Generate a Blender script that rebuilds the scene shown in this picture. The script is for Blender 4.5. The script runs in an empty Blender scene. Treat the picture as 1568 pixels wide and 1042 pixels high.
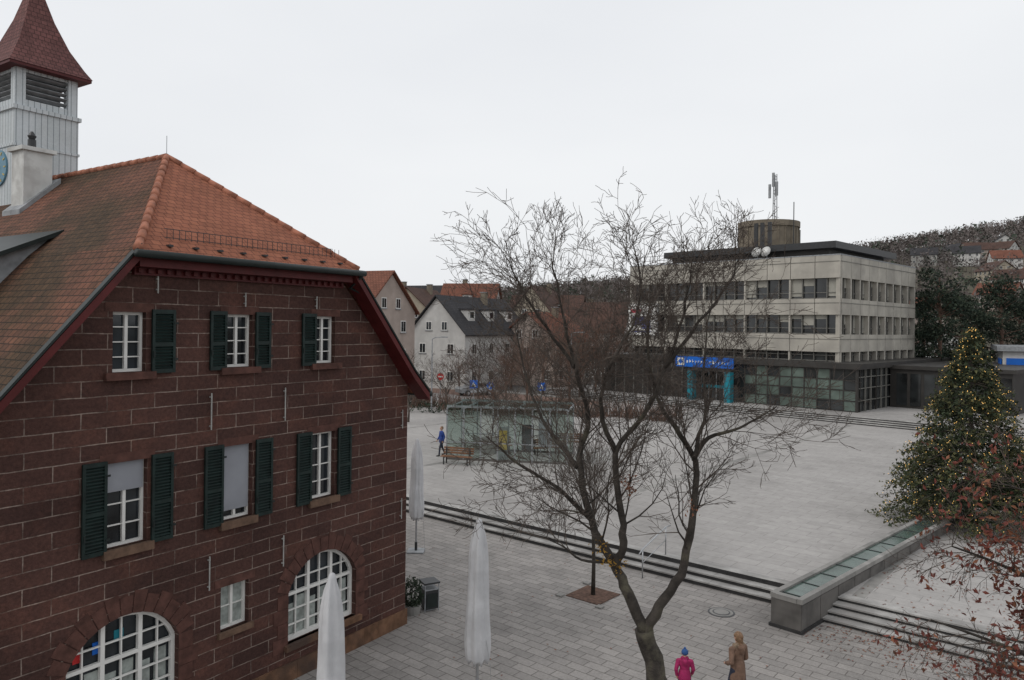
import bpy, math, random, bmesh
import numpy as np
from mathutils import Vector, Matrix
D=bpy.data; S=bpy.context.scene; COL=S.collection
R=random.Random(7)

# ---------------------------------------------------------------- materials
def base(name):
    m=D.materials.new(name); m.use_nodes=True
    nt=m.node_tree; b=nt.nodes['Principled BSDF']; return m,nt,b
def rgba(c): return (c[0],c[1],c[2],1)
def mixc(nt,fac,a,b,mode='MIX'):
    n=nt.nodes.new('ShaderNodeMix'); n.data_type='RGBA'; n.blend_type=mode; n.clamp_factor=True
    for idx,val in ((0,fac),(6,a),(7,b)):
        if hasattr(val,'is_output'): nt.links.new(val,n.inputs[idx])
        else: n.inputs[idx].default_value=val if idx==0 else rgba(val)
    return n.outputs[2]
def noise(nt,coord,scale,detail=3,rough=.6):
    n=nt.nodes.new('ShaderNodeTexNoise'); n.inputs['Scale'].default_value=scale
    n.inputs['Detail'].default_value=detail; n.inputs['Roughness'].default_value=rough
    nt.links.new(coord,n.inputs['Vector']); return n.outputs['Fac']
def ramp(nt,val,lo,hi,a=0.,b=1.):
    n=nt.nodes.new('ShaderNodeMapRange'); n.inputs[1].default_value=lo; n.inputs[2].default_value=hi
    n.inputs[3].default_value=a; n.inputs[4].default_value=b
    nt.links.new(val,n.inputs[0]); return n.outputs[0]
def coordn(nt,kind='Object'):
    return nt.nodes.new('ShaderNodeTexCoord').outputs[kind]
def bump(nt,b,h,strength=.3,dist=.02):
    n=nt.nodes.new('ShaderNodeBump'); n.inputs['Strength'].default_value=strength; n.inputs['Distance'].default_value=dist
    nt.links.new(h,n.inputs['Height']); nt.links.new(n.outputs[0],b.inputs['Normal'])
def M(name,col,rough=.8,var=.2,scale=3.,bmp=0.,bscale=40.,metal=0.,spec=.3,col2=None,c2scale=.7,c2lo=.45,c2hi=.65,emis=0):
    m,nt,b=base(name); co=coordn(nt)
    a=tuple(x*(1-var) for x in col); c=tuple(min(1,x*(1+var)) for x in col)
    if var>0: o=mixc(nt,ramp(nt,noise(nt,co,scale,2),.3,.7),a,c)
    else: o=None; b.inputs['Base Color'].default_value=rgba(col)
    if col2: o=mixc(nt,ramp(nt,noise(nt,co,c2scale,4),c2lo,c2hi),o,col2)
    if o: nt.links.new(o,b.inputs['Base Color'])
    b.inputs['Roughness'].default_value=rough; b.inputs['Metallic'].default_value=metal
    b.inputs['Specular IOR Level'].default_value=spec
    if bmp: bump(nt,b,noise(nt,co,bscale),bmp,.02)
    if emis:
        b.inputs['Emission Color'].default_value=rgba(col); b.inputs['Emission Strength'].default_value=emis
    return m
def BR(name,c1,c2,mo,bw,bh,ms,rough=.85,off=.5,stain=(1,1,1),stscale=.5,bmp=.4,mvar=None,spec=.25,smooth=.1,grain=.25,stlo=.4,sthi=.7,gscale=14,patch=None,pscale=.25,warp=0):
    m,nt,b=base(name); uv=coordn(nt,'UV'); vec=uv
    if warp:
        w=nt.nodes.new('ShaderNodeTexNoise'); w.inputs['Scale'].default_value=2.5; nt.links.new(uv,w.inputs['Vector'])
        s1=nt.nodes.new('ShaderNodeVectorMath'); s1.operation='SUBTRACT'; nt.links.new(w.outputs['Color'],s1.inputs[0]); s1.inputs[1].default_value=(.5,.5,.5)
        s2=nt.nodes.new('ShaderNodeVectorMath'); s2.operation='SCALE'; nt.links.new(s1.outputs[0],s2.inputs[0]); s2.inputs['Scale'].default_value=warp
        s3=nt.nodes.new('ShaderNodeVectorMath'); nt.links.new(uv,s3.inputs[0]); nt.links.new(s2.outputs[0],s3.inputs[1]); vec=s3.outputs[0]
    n=nt.nodes.new('ShaderNodeTexBrick'); nt.links.new(vec,n.inputs['Vector'])
    n.offset=off; n.inputs['Scale'].default_value=1; n.inputs['Mortar Size'].default_value=ms
    n.inputs['Mortar Smooth'].default_value=smooth; n.inputs['Brick Width'].default_value=bw; n.inputs['Row Height'].default_value=bh
    n.inputs['Color1'].default_value=rgba(c1); n.inputs['Color2'].default_value=rgba(c2); n.inputs['Mortar'].default_value=rgba(mo)
    if mvar:
        nt.links.new(mixc(nt,ramp(nt,noise(nt,uv,2.2,4),.42,.62),mo,mvar),n.inputs['Mortar'])
    o=mixc(nt,1.,n.outputs['Color'],mixc(nt,ramp(nt,noise(nt,uv,stscale,5),stlo,sthi),(1,1,1),stain),'MULTIPLY')
    if patch: o=mixc(nt,1.,o,mixc(nt,ramp(nt,noise(nt,uv,pscale,6,.7),.5,.62),(1,1,1),patch),'MULTIPLY')
    g=ramp(nt,noise(nt,uv,gscale,4,.7),.3,.7,1-grain,1+grain)
    gm=nt.nodes.new('ShaderNodeVectorMath'); gm.operation='SCALE'
    nt.links.new(o,gm.inputs[0]); nt.links.new(g,gm.inputs['Scale'])
    nt.links.new(gm.outputs[0],b.inputs['Base Color'])
    b.inputs['Roughness'].default_value=rough; b.inputs['Specular IOR Level'].default_value=spec
    if bmp:
        mt=nt.nodes.new('ShaderNodeMath'); mt.operation='MULTIPLY_ADD'
        nt.links.new(n.outputs['Fac'],mt.inputs[0]); mt.inputs[1].default_value=-1
        nt.links.new(noise(nt,uv,30,2),mt.inputs[2]); bump(nt,b,mt.outputs[0],bmp,.02)
    return m
def glassy(name,col,rough=.06,var=.5,scale=.8,spec=.8):
    return M(name,col,rough,var,scale,spec=spec)
def clear(name,tint,fac):
    m,nt,b=base(name); t=nt.nodes.new('ShaderNodeBsdfTransparent'); t.inputs[0].default_value=rgba(tint)
    g=nt.nodes.new('ShaderNodeBsdfGlossy'); g.inputs['Roughness'].default_value=.05; g.inputs[0].default_value=(.8,.85,.85,1)
    mx=nt.nodes.new('ShaderNodeMixShader'); mx.inputs[0].default_value=fac
    nt.links.new(t.outputs[0],mx.inputs[1]); nt.links.new(g.outputs[0],mx.inputs[2])
    nt.links.new(mx.outputs[0],nt.nodes['Material Output'].inputs[0]); return m

m_sand=BR('red_sandstone',(.094,.045,.036),(.062,.031,.026),(.29,.225,.19),.92,.285,.0115,stain=(.64,.64,.65),stscale=.45,mvar=(.095,.062,.052),grain=.32,bmp=.5,smooth=.35,warp=.026,patch=(1.28,1.2,1.14),pscale=1.1)
m_vous=M('sandstone_trim',(.092,.042,.033),.85,.35,4,.4,30)
m_sill=M('sandstone_sill',(.13,.08,.055),.85,.3,5,.3,30)
m_plinth=M('plinth_stone',(.15,.08,.047),.9,.4,3,.5,20,col2=(.07,.045,.035))
m_tile=BR('roof_tiles_orange',(.33,.125,.072),(.27,.098,.058),(.15,.055,.035),.19,.165,.010,stain=(.76,.76,.74),stscale=.8,grain=.16,bmp=.7,gscale=5)
m_tile2=BR('roof_tiles_weathered',(.19,.080,.050),(.135,.060,.040),(.052,.028,.02),.19,.165,.012,stain=(.45,.62,.55),stscale=.35,grain=.25,bmp=.8,stlo=.40,sthi=.58,gscale=5)
m_ridge=M('ridge_tiles',(.33,.135,.085),.8,.35,4,.3,20)
m_dred=M('dark_red_paint',(.085,.013,.013),.5,.2,3)
m_gut=M('gutter_green',(.016,.022,.021),.45,.2,3)
m_shut=M('shutter_green',(.008,.019,.017),.5,.35,6,spec=.35)
m_white=M('white_paint',(.72,.71,.68),.5,.06,3)
m_wglass=glassy('window_glass',(.018,.022,.026),.05,.7,1.3,spec=.5)
m_curt=M('curtain_cloth',(.30,.33,.31),.25,.35,5,spec=.6)
m_blind=M('roller_blind',(.28,.29,.32),.6,.08,2)
m_tower=BR('white_clapboard',(.60,.63,.65),(.56,.60,.62),(.30,.33,.35),.16,50.,.012,stain=(.82,.82,.80),grain=.06,bmp=.4)
m_chim=M('chimney_plaster',(.58,.58,.56),.85,.12,2,.2,20,col2=(.42,.41,.39),c2scale=1.5)
m_spire=BR('spire_slates_red',(.20,.088,.080),(.14,.064,.058),(.08,.037,.034),.16,.14,.012,stain=(.7,.7,.75),grain=.25)
m_clock=M('clock_blue',(.12,.25,.33),.4,.1,3)
m_gold=M('gold_paint',(.6,.42,.1),.4,.1,3,metal=.5)
m_dark=M('dark_metal',(.025,.026,.028),.45,.25,4,spec=.5)
m_steel=M('steel',(.42,.43,.44),.35,.12,5,metal=.8)
m_rod=M('anchor_rod',(.36,.36,.34),.5,.2,5)
m_galv=M('grey_cladding',(.26,.27,.28),.6,.25,4)
m_pav=BR('paving_small',(.345,.322,.302),(.272,.255,.24),(.145,.13,.12),.62,.31,.012,stain=(.72,.72,.72),stscale=.18,grain=.16,bmp=.3,patch=(.82,.82,.82),pscale=.5)
m_pav2=BR('paving_large',(.385,.368,.352),(.345,.33,.316),(.245,.232,.222),1.2,.6,.010,stain=(.78,.775,.77),stscale=.06,grain=.10,bmp=.15,gscale=3,patch=(.84,.84,.84),pscale=.16)
m_stepT=M('step_granite',(.35,.34,.325),.8,.25,2,.2,40,col2=(.24,.23,.22))
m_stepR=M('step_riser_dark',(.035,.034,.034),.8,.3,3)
m_conc=M('concrete',(.27,.26,.245),.85,.2,1.5,.2,30,col2=(.18,.175,.165))
m_cwall=M('wall_slate',(.10,.094,.088),.7,.3,2,.2,30,col2=(.145,.135,.125))
m_channel=M('channel_green_glass',(.07,.105,.09),.15,.3,2,spec=.5)
m_asph=M('asphalt',(.11,.107,.103),.9,.2,2)
m_redpav=M('red_paving',(.20,.13,.105),.9,.2,1)
m_land=M('land',(.085,.08,.055),.95,.35,.05,col2=(.10,.078,.062),c2scale=.02)
m_bark=M('bark',(.048,.041,.035),.9,.4,6,.9,35,col2=(.11,.10,.07),c2scale=2.,c2lo=.55,c2hi=.7)
m_twig=M('twig_bark',(.085,.068,.057),.9,.3,3)
m_lichen=M('yellow_lichen',(.30,.17,.03),.9,.4,8)
m_bark2=M('bark_mid',(.105,.086,.074),.9,.3,3)
m_bark3=M('bark_reddish',(.14,.088,.067),.9,.3,3)
m_for=M('forest_brown_hazed',(.150,.128,.120),.95,.35,.05,col2=(.115,.10,.095),c2scale=.01)  # bare-wood brown, lightened and greyed so the colour carries the distance haze
m_for2=M('forest_green',(.055,.07,.052),.95,.35,.1)
m_oak=M('oak_leaves_red',(.15,.042,.030),.7,.45,2)
m_oak2=M('oak_leaves_brown',(.20,.08,.042),.7,.4,2)
m_fir=M('fir_needles',(.030,.042,.021),.8,.5,1.5)
m_fir2=M('fir_needles_light',(.085,.085,.036),.8,.4,1.5)
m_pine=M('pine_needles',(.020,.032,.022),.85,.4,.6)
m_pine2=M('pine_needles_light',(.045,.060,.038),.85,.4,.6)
m_bulb=M('warm_bulb',(1.,.60,.18),.4,0,1,emis=.75)
m_cover=M('parasol_fabric',(.56,.56,.57),.75,.12,1.5,.25,6,col2=(.46,.46,.47),c2scale=1.2)
m_obeige=M('office_concrete',(.42,.395,.345),.8,.12,.6,.1,20,col2=(.32,.30,.265),c2scale=.35)
m_obrown=M('office_brown_metal',(.040,.037,.034),.5,.2,1)
m_oglass=glassy('office_glass',(.03,.033,.034),.06,.8,.35,spec=.6)
m_oglass2=glassy('office_green_glass',(.10,.13,.112),.12,.35,.6,spec=.5)
m_oblind=M('office_blind',(.33,.32,.28),.7,.15,1)
m_oframe=M('office_frame',(.17,.165,.15),.6,.1,1)
m_blue=M('sign_blue',(.01,.12,.50),.4,.1,1)
m_turq=M('portal_turquoise',(.015,.20,.26),.4,.1,1)
m_red=M('sign_red',(.5,.03,.03),.5,.1,1)
m_drum=M('drum_concrete',(.20,.17,.13),.85,.2,1)
m_pink=M('jacket_magenta',(.33,.02,.10),.7,.2,9,.3,30)
m_hat=M('wool_blue',(.035,.09,.24),.9,.2,30,.4,80)
m_coat=M('coat_brown',(.18,.11,.078),.75,.25,9,.4,25)
m_fur=M('fur_trim',(.27,.20,.14),.95,.4,40,.8,80)
m_hair=M('hair_blond',(.20,.12,.07),.6,.35,30,.4,60)
m_skin=M('skin',(.50,.29,.21),.5,.06,8)
m_jean=M('trousers_dark',(.03,.035,.055),.85,.2,20)
m_shoe=M('shoe_dark',(.03,.025,.022),.6,.2,10)
m_jblue=M('jacket_blue',(.02,.05,.22),.7,.2,9)
m_eye=M('eye_dark',(.02,.015,.01),.3,0,1)
m_lip=M('lip',(.38,.12,.10),.5,0,1)
m_yel=M('yellow_panel',(.50,.33,.04),.6,.1,2)
m_wood=M('bench_wood',(.20,.10,.055),.7,.25,5)
m_glass=clear('pavilion_glass',(.70,.78,.745),.16)
m_soil=M('bed_soil',(.11,.065,.048),.95,.4,8,.5,30)
m_hedge=M('evergreen_leaf',(.02,.032,.018),.7,.4,5)

# ---------------------------------------------------------------- mesh builder
def autouv(me):
    uvl=me.uv_layers.new(name='UVMap') if not me.uv_layers else me.uv_layers[0]
    for p in me.polygons:
        n=p.normal
        if abs(n.z)>.985: h=Vector((1,0,0)); v=Vector((0,1,0))
        else:
            h=Vector((0,0,1)).cross(n).normalized(); v=n.cross(h)
        for li in p.loop_indices:
            c=me.vertices[me.loops[li].vertex_index].co
            uvl.data[li].uv=(c.dot(h),c.dot(v))
def fixn(me):
    b=bmesh.new(); b.from_mesh(me); bmesh.ops.recalc_face_normals(b,faces=b.faces); b.to_mesh(me); b.free()
def empty(name,loc=(0,0,0),rz=0,parent=None):
    o=D.objects.new(name,None); COL.objects.link(o); o.location=loc; o.rotation_euler=(0,0,rz); o.parent=parent
    o.empty_display_size=.2; return o
class MB:
    def __init__(s): s.v=[];s.f=[];s.m=[];s.mats=[]
    def mi(s,mat):
        if mat not in s.mats: s.mats.append(mat)
        return s.mats.index(mat)
    def poly(s,pts,mat):
        n=len(s.v); s.v+=[tuple(p) for p in pts]; s.f.append(tuple(range(n,n+len(pts)))); s.m.append(s.mi(mat))
    def box(s,x0,x1,y0,y1,z0,z1,mat,top=None,front=None):
        n=len(s.v)
        if x0>x1:x0,x1=x1,x0
        if y0>y1:y0,y1=y1,y0
        if z0>z1:z0,z1=z1,z0
        s.v+=[(x0,y0,z0),(x1,y0,z0),(x1,y1,z0),(x0,y1,z0),(x0,y0,z1),(x1,y0,z1),(x1,y1,z1),(x0,y1,z1)]
        i=s.mi(mat)
        for k,q in enumerate(((0,3,2,1),(4,5,6,7),(0,1,5,4),(1,2,6,5),(2,3,7,6),(3,0,4,7))):
            s.f.append(tuple(n+a for a in q)); s.m.append(s.mi(top) if (k==1 and top) else s.mi(front) if (k==2 and front) else i)
    def obox(s,c,sz,rot,mat):
        n=len(s.v); c=Vector(c); i=s.mi(mat)
        for z in(-.5,.5):
            for x,y in((-.5,-.5),(.5,-.5),(.5,.5),(-.5,.5)):
                s.v.append(tuple(c+rot@Vector((x*sz[0],y*sz[1],z*sz[2]))))
        for q in((0,3,2,1),(4,5,6,7),(0,1,5,4),(1,2,6,5),(2,3,7,6),(3,0,4,7)):
            s.f.append(tuple(n+a for a in q)); s.m.append(i)
    def prism(s,poly,a,b,mat,axis='y'):
        n=len(s.v);k=len(poly);i=s.mi(mat)
        for t in(a,b):
            for p in poly: s.v.append((p[0],t,p[1]) if axis=='y' else (p[0],p[1],t) if axis=='z' else (t,p[0],p[1]))
        s.f.append(tuple(range(n,n+k)));s.m.append(i)
        s.f.append(tuple(range(n+2*k-1,n+k-1,-1)));s.m.append(i)
        for j in range(k):
            q=(j+1)%k; s.f.append((n+j,n+k+j,n+k+q,n+q)); s.m.append(i)
    def tube(s,pts,rads,k,mat,cap=True):
        n=len(s.v); i=s.mi(mat); L=len(pts); pts=[Vector(p) for p in pts]
        t=(pts[1]-pts[0]).normalized(); a=t.orthogonal().normalized()
        for j,p in enumerate(pts):
            t=(pts[min(j+1,L-1)]-pts[max(j-1,0)])
            t=t.normalized() if t.length>1e-9 else Vector((0,0,1))
            a=(a-t*a.dot(t)); a=a.normalized() if a.length>1e-6 else t.orthogonal().normalized()
            b=t.cross(a); r=rads[j] if hasattr(rads,'__len__') else rads
            for q in range(k):
                th=2*math.pi*q/k; w=p+(a*math.cos(th)+b*math.sin(th))*r; s.v.append((w.x,w.y,w.z))
        for j in range(L-1):
            for q in range(k):
                q2=(q+1)%k; s.f.append((n+j*k+q,n+j*k+q2,n+(j+1)*k+q2,n+(j+1)*k+q)); s.m.append(i)
        if cap:
            s.f.append(tuple(n+q for q in range(k-1,-1,-1))); s.m.append(i)
            s.f.append(tuple(n+(L-1)*k+q for q in range(k))); s.m.append(i)
    def cyl(s,x,y,z0,z1,r,mat,k=20,r2=None):
        s.tube([(x,y,z0),(x,y,z1)],[r,r if r2 is None else r2],k,mat)
    def tri(s,c,size,mat,rng):
        n=len(s.v)
        for q in range(3):
            s.v.append((c[0]+rng.uniform(-size,size),c[1]+rng.uniform(-size,size),c[2]+rng.uniform(-size,size)))
        s.f.append((n,n+1,n+2)); s.m.append(s.mi(mat))
    def mesh(s,name,uv=True,smooth=False):
        me=D.meshes.new(name); me.from_pydata(s.v,[],s.f)
        for m in s.mats: me.materials.append(m)
        me.polygons.foreach_set('material_index',s.m)
        if smooth: me.polygons.foreach_set('use_smooth',[True]*len(s.f))
        me.update()
        if uv: autouv(me)
        return me
    def obj(s,name,parent=None,loc=(0,0,0),rz=0,uv=True,smooth=False):
        o=D.objects.new(name,s.mesh(name,uv,smooth)); COL.objects.link(o); o.location=loc; o.rotation_euler=(0,0,rz); o.parent=parent
        return o

# ---------------------------------------------------------------- world + sun + camera
W=D.worlds.new('World'); S.world=W; W.use_nodes=True; nt=W.node_tree
bg=nt.nodes['Background']; sky=nt.nodes.new('ShaderNodeTexSky'); sky.sky_type='NISHITA'; sky.sun_disc=False
sundir=Vector((-.75,-.35,.8)).normalized()
sky.sun_elevation=math.asin(sundir.z); sky.sun_rotation=math.atan2(sundir.x,sundir.y); sky.dust_density=4; sky.air_density=1.5
tc=nt.nodes.new('ShaderNodeTexCoord'); mp=nt.nodes.new('ShaderNodeMapping'); mp.inputs['Scale'].default_value=(1,1,3)
nt.links.new(tc.outputs['Generated'],mp.inputs[0])
cl=ramp(nt,noise(nt,mp.outputs[0],1.3,4,.45),.3,.7)
cloud=mixc(nt,cl,(8.2,8.4,8.75),(9.2,9.35,9.55))
nt.links.new(mixc(nt,.94,sky.outputs[0],cloud),bg.inputs[0]); bg.inputs[1].default_value=.1
sl=D.lights.new('sun','SUN'); sl.energy=.8; sl.angle=math.radians(25); sl.color=(1,.965,.92)
so=D.objects.new('sun',sl); COL.objects.link(so); so.rotation_euler=sundir.to_track_quat('Z','Y').to_euler(); so.location=(-40,-20,60)
cam=D.cameras.new('camera'); co=D.objects.new('camera',cam); COL.objects.link(co); S.camera=co
co.location=(0,0,8.2); cam.lens=26.4; cam.sensor_width=36; cam.shift_y=-.0134; cam.clip_end=6000
co.rotation_mode='QUATERNION'
co.rotation_quaternion=(Matrix.Rotation(math.radians(90),4,'X')@Matrix.Rotation(math.radians(.7),4,'Z')).to_quaternion()
S.view_settings.view_transform='Standard'; S.view_settings.look='None'; S.view_settings.exposure=0

# ---------------------------------------------------------------- terrain
EA=[-.9,-.19,-.12,.014,.10,.19,.36,.457,.536,.68,.9]; EE=[.035,.048,.046,.055,.066,.073,.1,.117,.131,.155,.165]
def terr(x,y):
    a=x/max(y,60.); e=float(np.interp(a,EA,EE)); ridge=8.2+400*(e-.021)
    t=(y-112)/288.
    if t<=0: return -.02
    if t<1: return -.02+ridge*(t**1.35)
    return ridge*(1-.0002*(y-400))
def terrain():
    xs=np.concatenate([np.linspace(-3000,-500,8),np.linspace(-460,460,70),np.linspace(500,3000,8)])
    ys=np.concatenate([np.linspace(-1500,100,8),np.linspace(112,430,50),np.linspace(450,3500,14)])
    mb=MB(); 
    for y in ys:
        for x in xs: mb.v.append((x,y,terr(x,y)+(R.uniform(-.6,.6) if y>140 else 0)))
    n=len(xs); i=mb.mi(m_land)
    for a in range(len(ys)-1):
        for b in range(n-1):
            mb.f.append((a*n+b,a*n+b+1,(a+1)*n+b+1,(a+1)*n+b)); mb.m.append(i)
    mb.obj('ground',smooth=True,uv=False)
terrain()

# ---------------------------------------------------------------- plaza
PB=(7.83,22.45); PR=-math.radians(40.1)
def pl(x,y,z=0): 
    c,s=math.cos(PR),math.sin(PR); return (PB[0]+c*x-s*y,PB[1]+s*x+c*y,z)
mb=MB(); mb.poly([(-45,-45,.004),(30,-45,.004),(30,.1,.004),(-45,.1,.004)],m_pav); mb.obj('lower_plaza_pavement',loc=(PB[0],PB[1],0),rz=PR)
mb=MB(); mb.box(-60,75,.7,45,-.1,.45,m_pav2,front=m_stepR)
mb.obj('upper_plaza_pavement',loc=(PB[0],PB[1],0),rz=PR)
mb=MB(); mb.box(-150,160,45.003,125,-.1,.447,m_asph); mb.obj('town_street',loc=(PB[0],PB[1],0),rz=PR)
mb=MB()
for x in(-34,-22,-10,2,14,26): mb.box(x,x+.35,.75,44.5,.44,.4535,m_conc)
mb.obj('pavement_bands',loc=(PB[0],PB[1],0),rz=PR)
def stairs(name,x0,x1,y0,h,n,tr,loc,rz,zb=0):
    mb=MB()
    for i in range(n):
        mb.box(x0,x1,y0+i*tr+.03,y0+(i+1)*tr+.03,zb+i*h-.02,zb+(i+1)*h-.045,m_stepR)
        L=x0
        while L<x1-.01:
            e=min(L+2.0,x1); mb.box(L+.006,e-.006,y0+i*tr,y0+(i+1)*tr+.02,zb+(i+1)*h-.045,zb+(i+1)*h,m_stepT); L=e
    return mb.obj(name,loc=loc,rz=rz)
stairs('plaza_steps',-42,.62,0,.145,3,.35,(PB[0],PB[1],.018),PR)
stairs('plaza_steps',1.45,26,-.40,.111,4,.35,(PB[0],PB[1],.01),PR)
WL=empty('water_channel_wall',(7.27,20.8,0),-math.radians(45.8))
mb=MB()
mb.box(0,.85,0,15.5,-.05,.80,m_cwall)
for i in range(13):
    y=i*1.2
    mb.box(-.03,.13,y+.005,y+1.195,.80,.93,m_conc); mb.box(.72,.88,y+.005,y+1.195,.80,.93,m_conc)
    mb.box(-.012,.0,y+.02,y+1.18,.1,.76,m_cwall); mb.box(.85,.862,y+.02,y+1.18,.1,.76,m_cwall)
mb.box(.131,.719,-.02,.18,.801,.93,m_conc)
mb.box(.13,.72,.18,15.4,.80,.865,m_channel)
mb.box(-.05,.90,-.04,15.6,.0,.09,m_stepR)
for i in range(13): 
    yy=.4+i*1.2; mb.box(.14,.71,yy,yy+.03,.866,.885,m_dark)
mb.obj('wall',WL)
mb=MB(); 
mb.box(-7,14,8.5,22,.3,.62,m_cwall,top=m_soil); mb.obj('planting_bed',loc=(18.5,23.5,0),rz=-math.radians(45.8))
mb=MB()
a=Vector((4.37,24.6,.0)); b=Vector((5.35,25.7,.45))
mb.tube([a,a+Vector((0,0,.95))],.022,8,m_steel); mb.tube([b,b+Vector((0,0,.95))],.022,8,m_steel)
mb.tube([a+Vector((-.15,-.17,.82)),a+Vector((0,0,.95)),b+Vector((0,0,.95)),b+Vector((.2,.2,.95))],.022,8,m_steel)
mb.tube([a+Vector((0,0,.5)),b+Vector((0,0,.5))],.012,6,m_steel)
mb.obj('stair_handrail',smooth=True,uv=False)
def manhole(x,y,s=1):
    mb=MB(); 
    mb.tube([(0,0,.0),(0,0,.010)],.38,28,m_dark); mb.tube([(0,0,.008),(0,0,.015)],.33,28,m_conc); mb.tube([(0,0,.013),(0,0,.019)],.25,28,m_dark); mb.tube([(0,0,.017),(0,0,.023)],.21,28,m_conc)
    mb.obj('manhole_cover',loc=(x,y,.004))
manhole(6.15,21.7); manhole(12.0,18.3)

# ---------------------------------------------------------------- sandstone house
H=empty('brick_house',(-2.84,20.6,0),math.radians(57.03))
WID=10.4; DEP=14.
ARC=[(2.98,'r'),(7.87,'l')]
def arch(sc,a=1.08,z0=.85,top=2.74,sp=2.02,n=14):
    Rr=(a*a+(top-sp)**2)/(2*(top-sp)); cz=top-Rr; t0=math.asin(min(1,a/Rr))
    pts=[(-sc-a,z0)]+[(-sc+Rr*math.sin(t),cz+Rr*math.cos(t)) for t in np.linspace(-t0,t0,n)]+[(-sc+a,z0)]
    return pts,Rr,cz,t0
prof=[(0,-.1),(0,6.7),(-2.55,9.3),(-7.85,9.3),(-WID,6.7),(-WID,-.1)]
wb=MB(); wb.prism(prof,0,.45,m_sand); 
wall=wb.obj('walls',H,uv=False); fixn(wall.data)
cb=MB()
WR2=[(7.87,.76),(5.45,.72),(3.04,.74)]; WR1=[(7.87,.64),(5.45,.66),(3.02,.62)]
for sc,w in WR2: cb.box(-sc-w/2,-sc+w/2,-.2,.28,4.03,5.60,m_sand)
for sc,w in WR1: cb.box(-sc-w/2,-sc+w/2,-.2,.28,7.26,8.38,m_sand)
cb.box(-5.84,-5.14,-.2,.28,1.72,2.66,m_sand)
for sc,_ in ARC: cb.prism(arch(sc)[0],-.2,.32,m_sand)
cut=cb.obj('cut',uv=False); cut.parent=H; fixn(cut.data)
bpy.context.view_layer.update()
md=wall.modifiers.new('b','BOOLEAN'); md.object=cut; md.operation='DIFFERENCE'; md.solver='EXACT'
bpy.context.view_layer.update()
dg=bpy.context.evaluated_depsgraph_get()
nm=D.meshes.new_from_object(wall.evaluated_get(dg)); wall.modifiers.clear(); wall.data=nm; D.objects.remove(cut); 
for p in nm.polygons: p.material_index=0
autouv(nm)
mb=MB()
mb.box(-.0,-.45,.451,DEP,-.1,6.7,m_sand); mb.box(-WID,-WID+.45,.451,DEP,-.1,6.7,m_sand)
mb.prism([(p[0],p[1]) for p in prof],DEP,DEP+.4,m_sand)
mb.obj('side_walls',H)
mb=MB(); x=-WID
while x<0:
    e=min(0.045,x+1.1); mb.box(x+.004,e-.004,-.05,-.002,0,.42,m_plinth); x+=1.1
mb.obj('plinth',H)
wn=MB()
def fbars(s0,s1,z0,z1,cols,rows,y=.13,fw=.055,bw=.022,glass=m_wglass,sash=True):
    x0,x1=-s1,-s0
    wn.box(x0,x0+fw,y,y+.08,z0,z1,m_white); wn.box(x1-fw,x1,y,y+.08,z0,z1,m_white)
    wn.box(x0+fw,x1-fw,y,y+.08,z1-fw,z1,m_white); wn.box(x0+fw,x1-fw,y,y+.08,z0,z0+fw,m_white)
    if sash: wn.box((x0+x1)/2-.03,(x0+x1)/2+.03,y-.006,y+.06,z0+fw,z1-fw,m_white)
    for i in range(1,cols):
        xx=x0+(x1-x0)*i/cols
        if sash and i*2==cols: continue
        wn.box(xx-bw/2,xx+bw/2,y+.01,y+.05,z0+fw,z1-fw,m_white)
    for j in range(1,rows):
        zz=z0+(z1-z0)*j/rows; wn.box(x0+fw,x1-fw,y+.012,y+.048,zz-bw/2,zz+bw/2,m_white)
    wn.poly([(x0,y+.055,z0),(x1,y+.055,z0),(x1,y+.055,z1),(x0,y+.055,z1)],glass)
for sc,w in WR1: fbars(sc-w/2,sc+w/2,7.26,8.38,2,4)
for k,(sc,w) in enumerate(WR2):
    fbars(sc-w/2,sc+w/2,4.03,5.60,2,4)
    if k==0: wn.box(-sc-w/2+.03,-sc+w/2-.03,.10,.125,5.05,5.59,m_blind)
    if k==1: wn.box(-sc-w/2+.03,-sc+w/2-.03,.10,.125,4.22,5.59,m_blind)
fbars(5.14,5.84,1.72,2.66,2,2,glass=m_curt)
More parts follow.
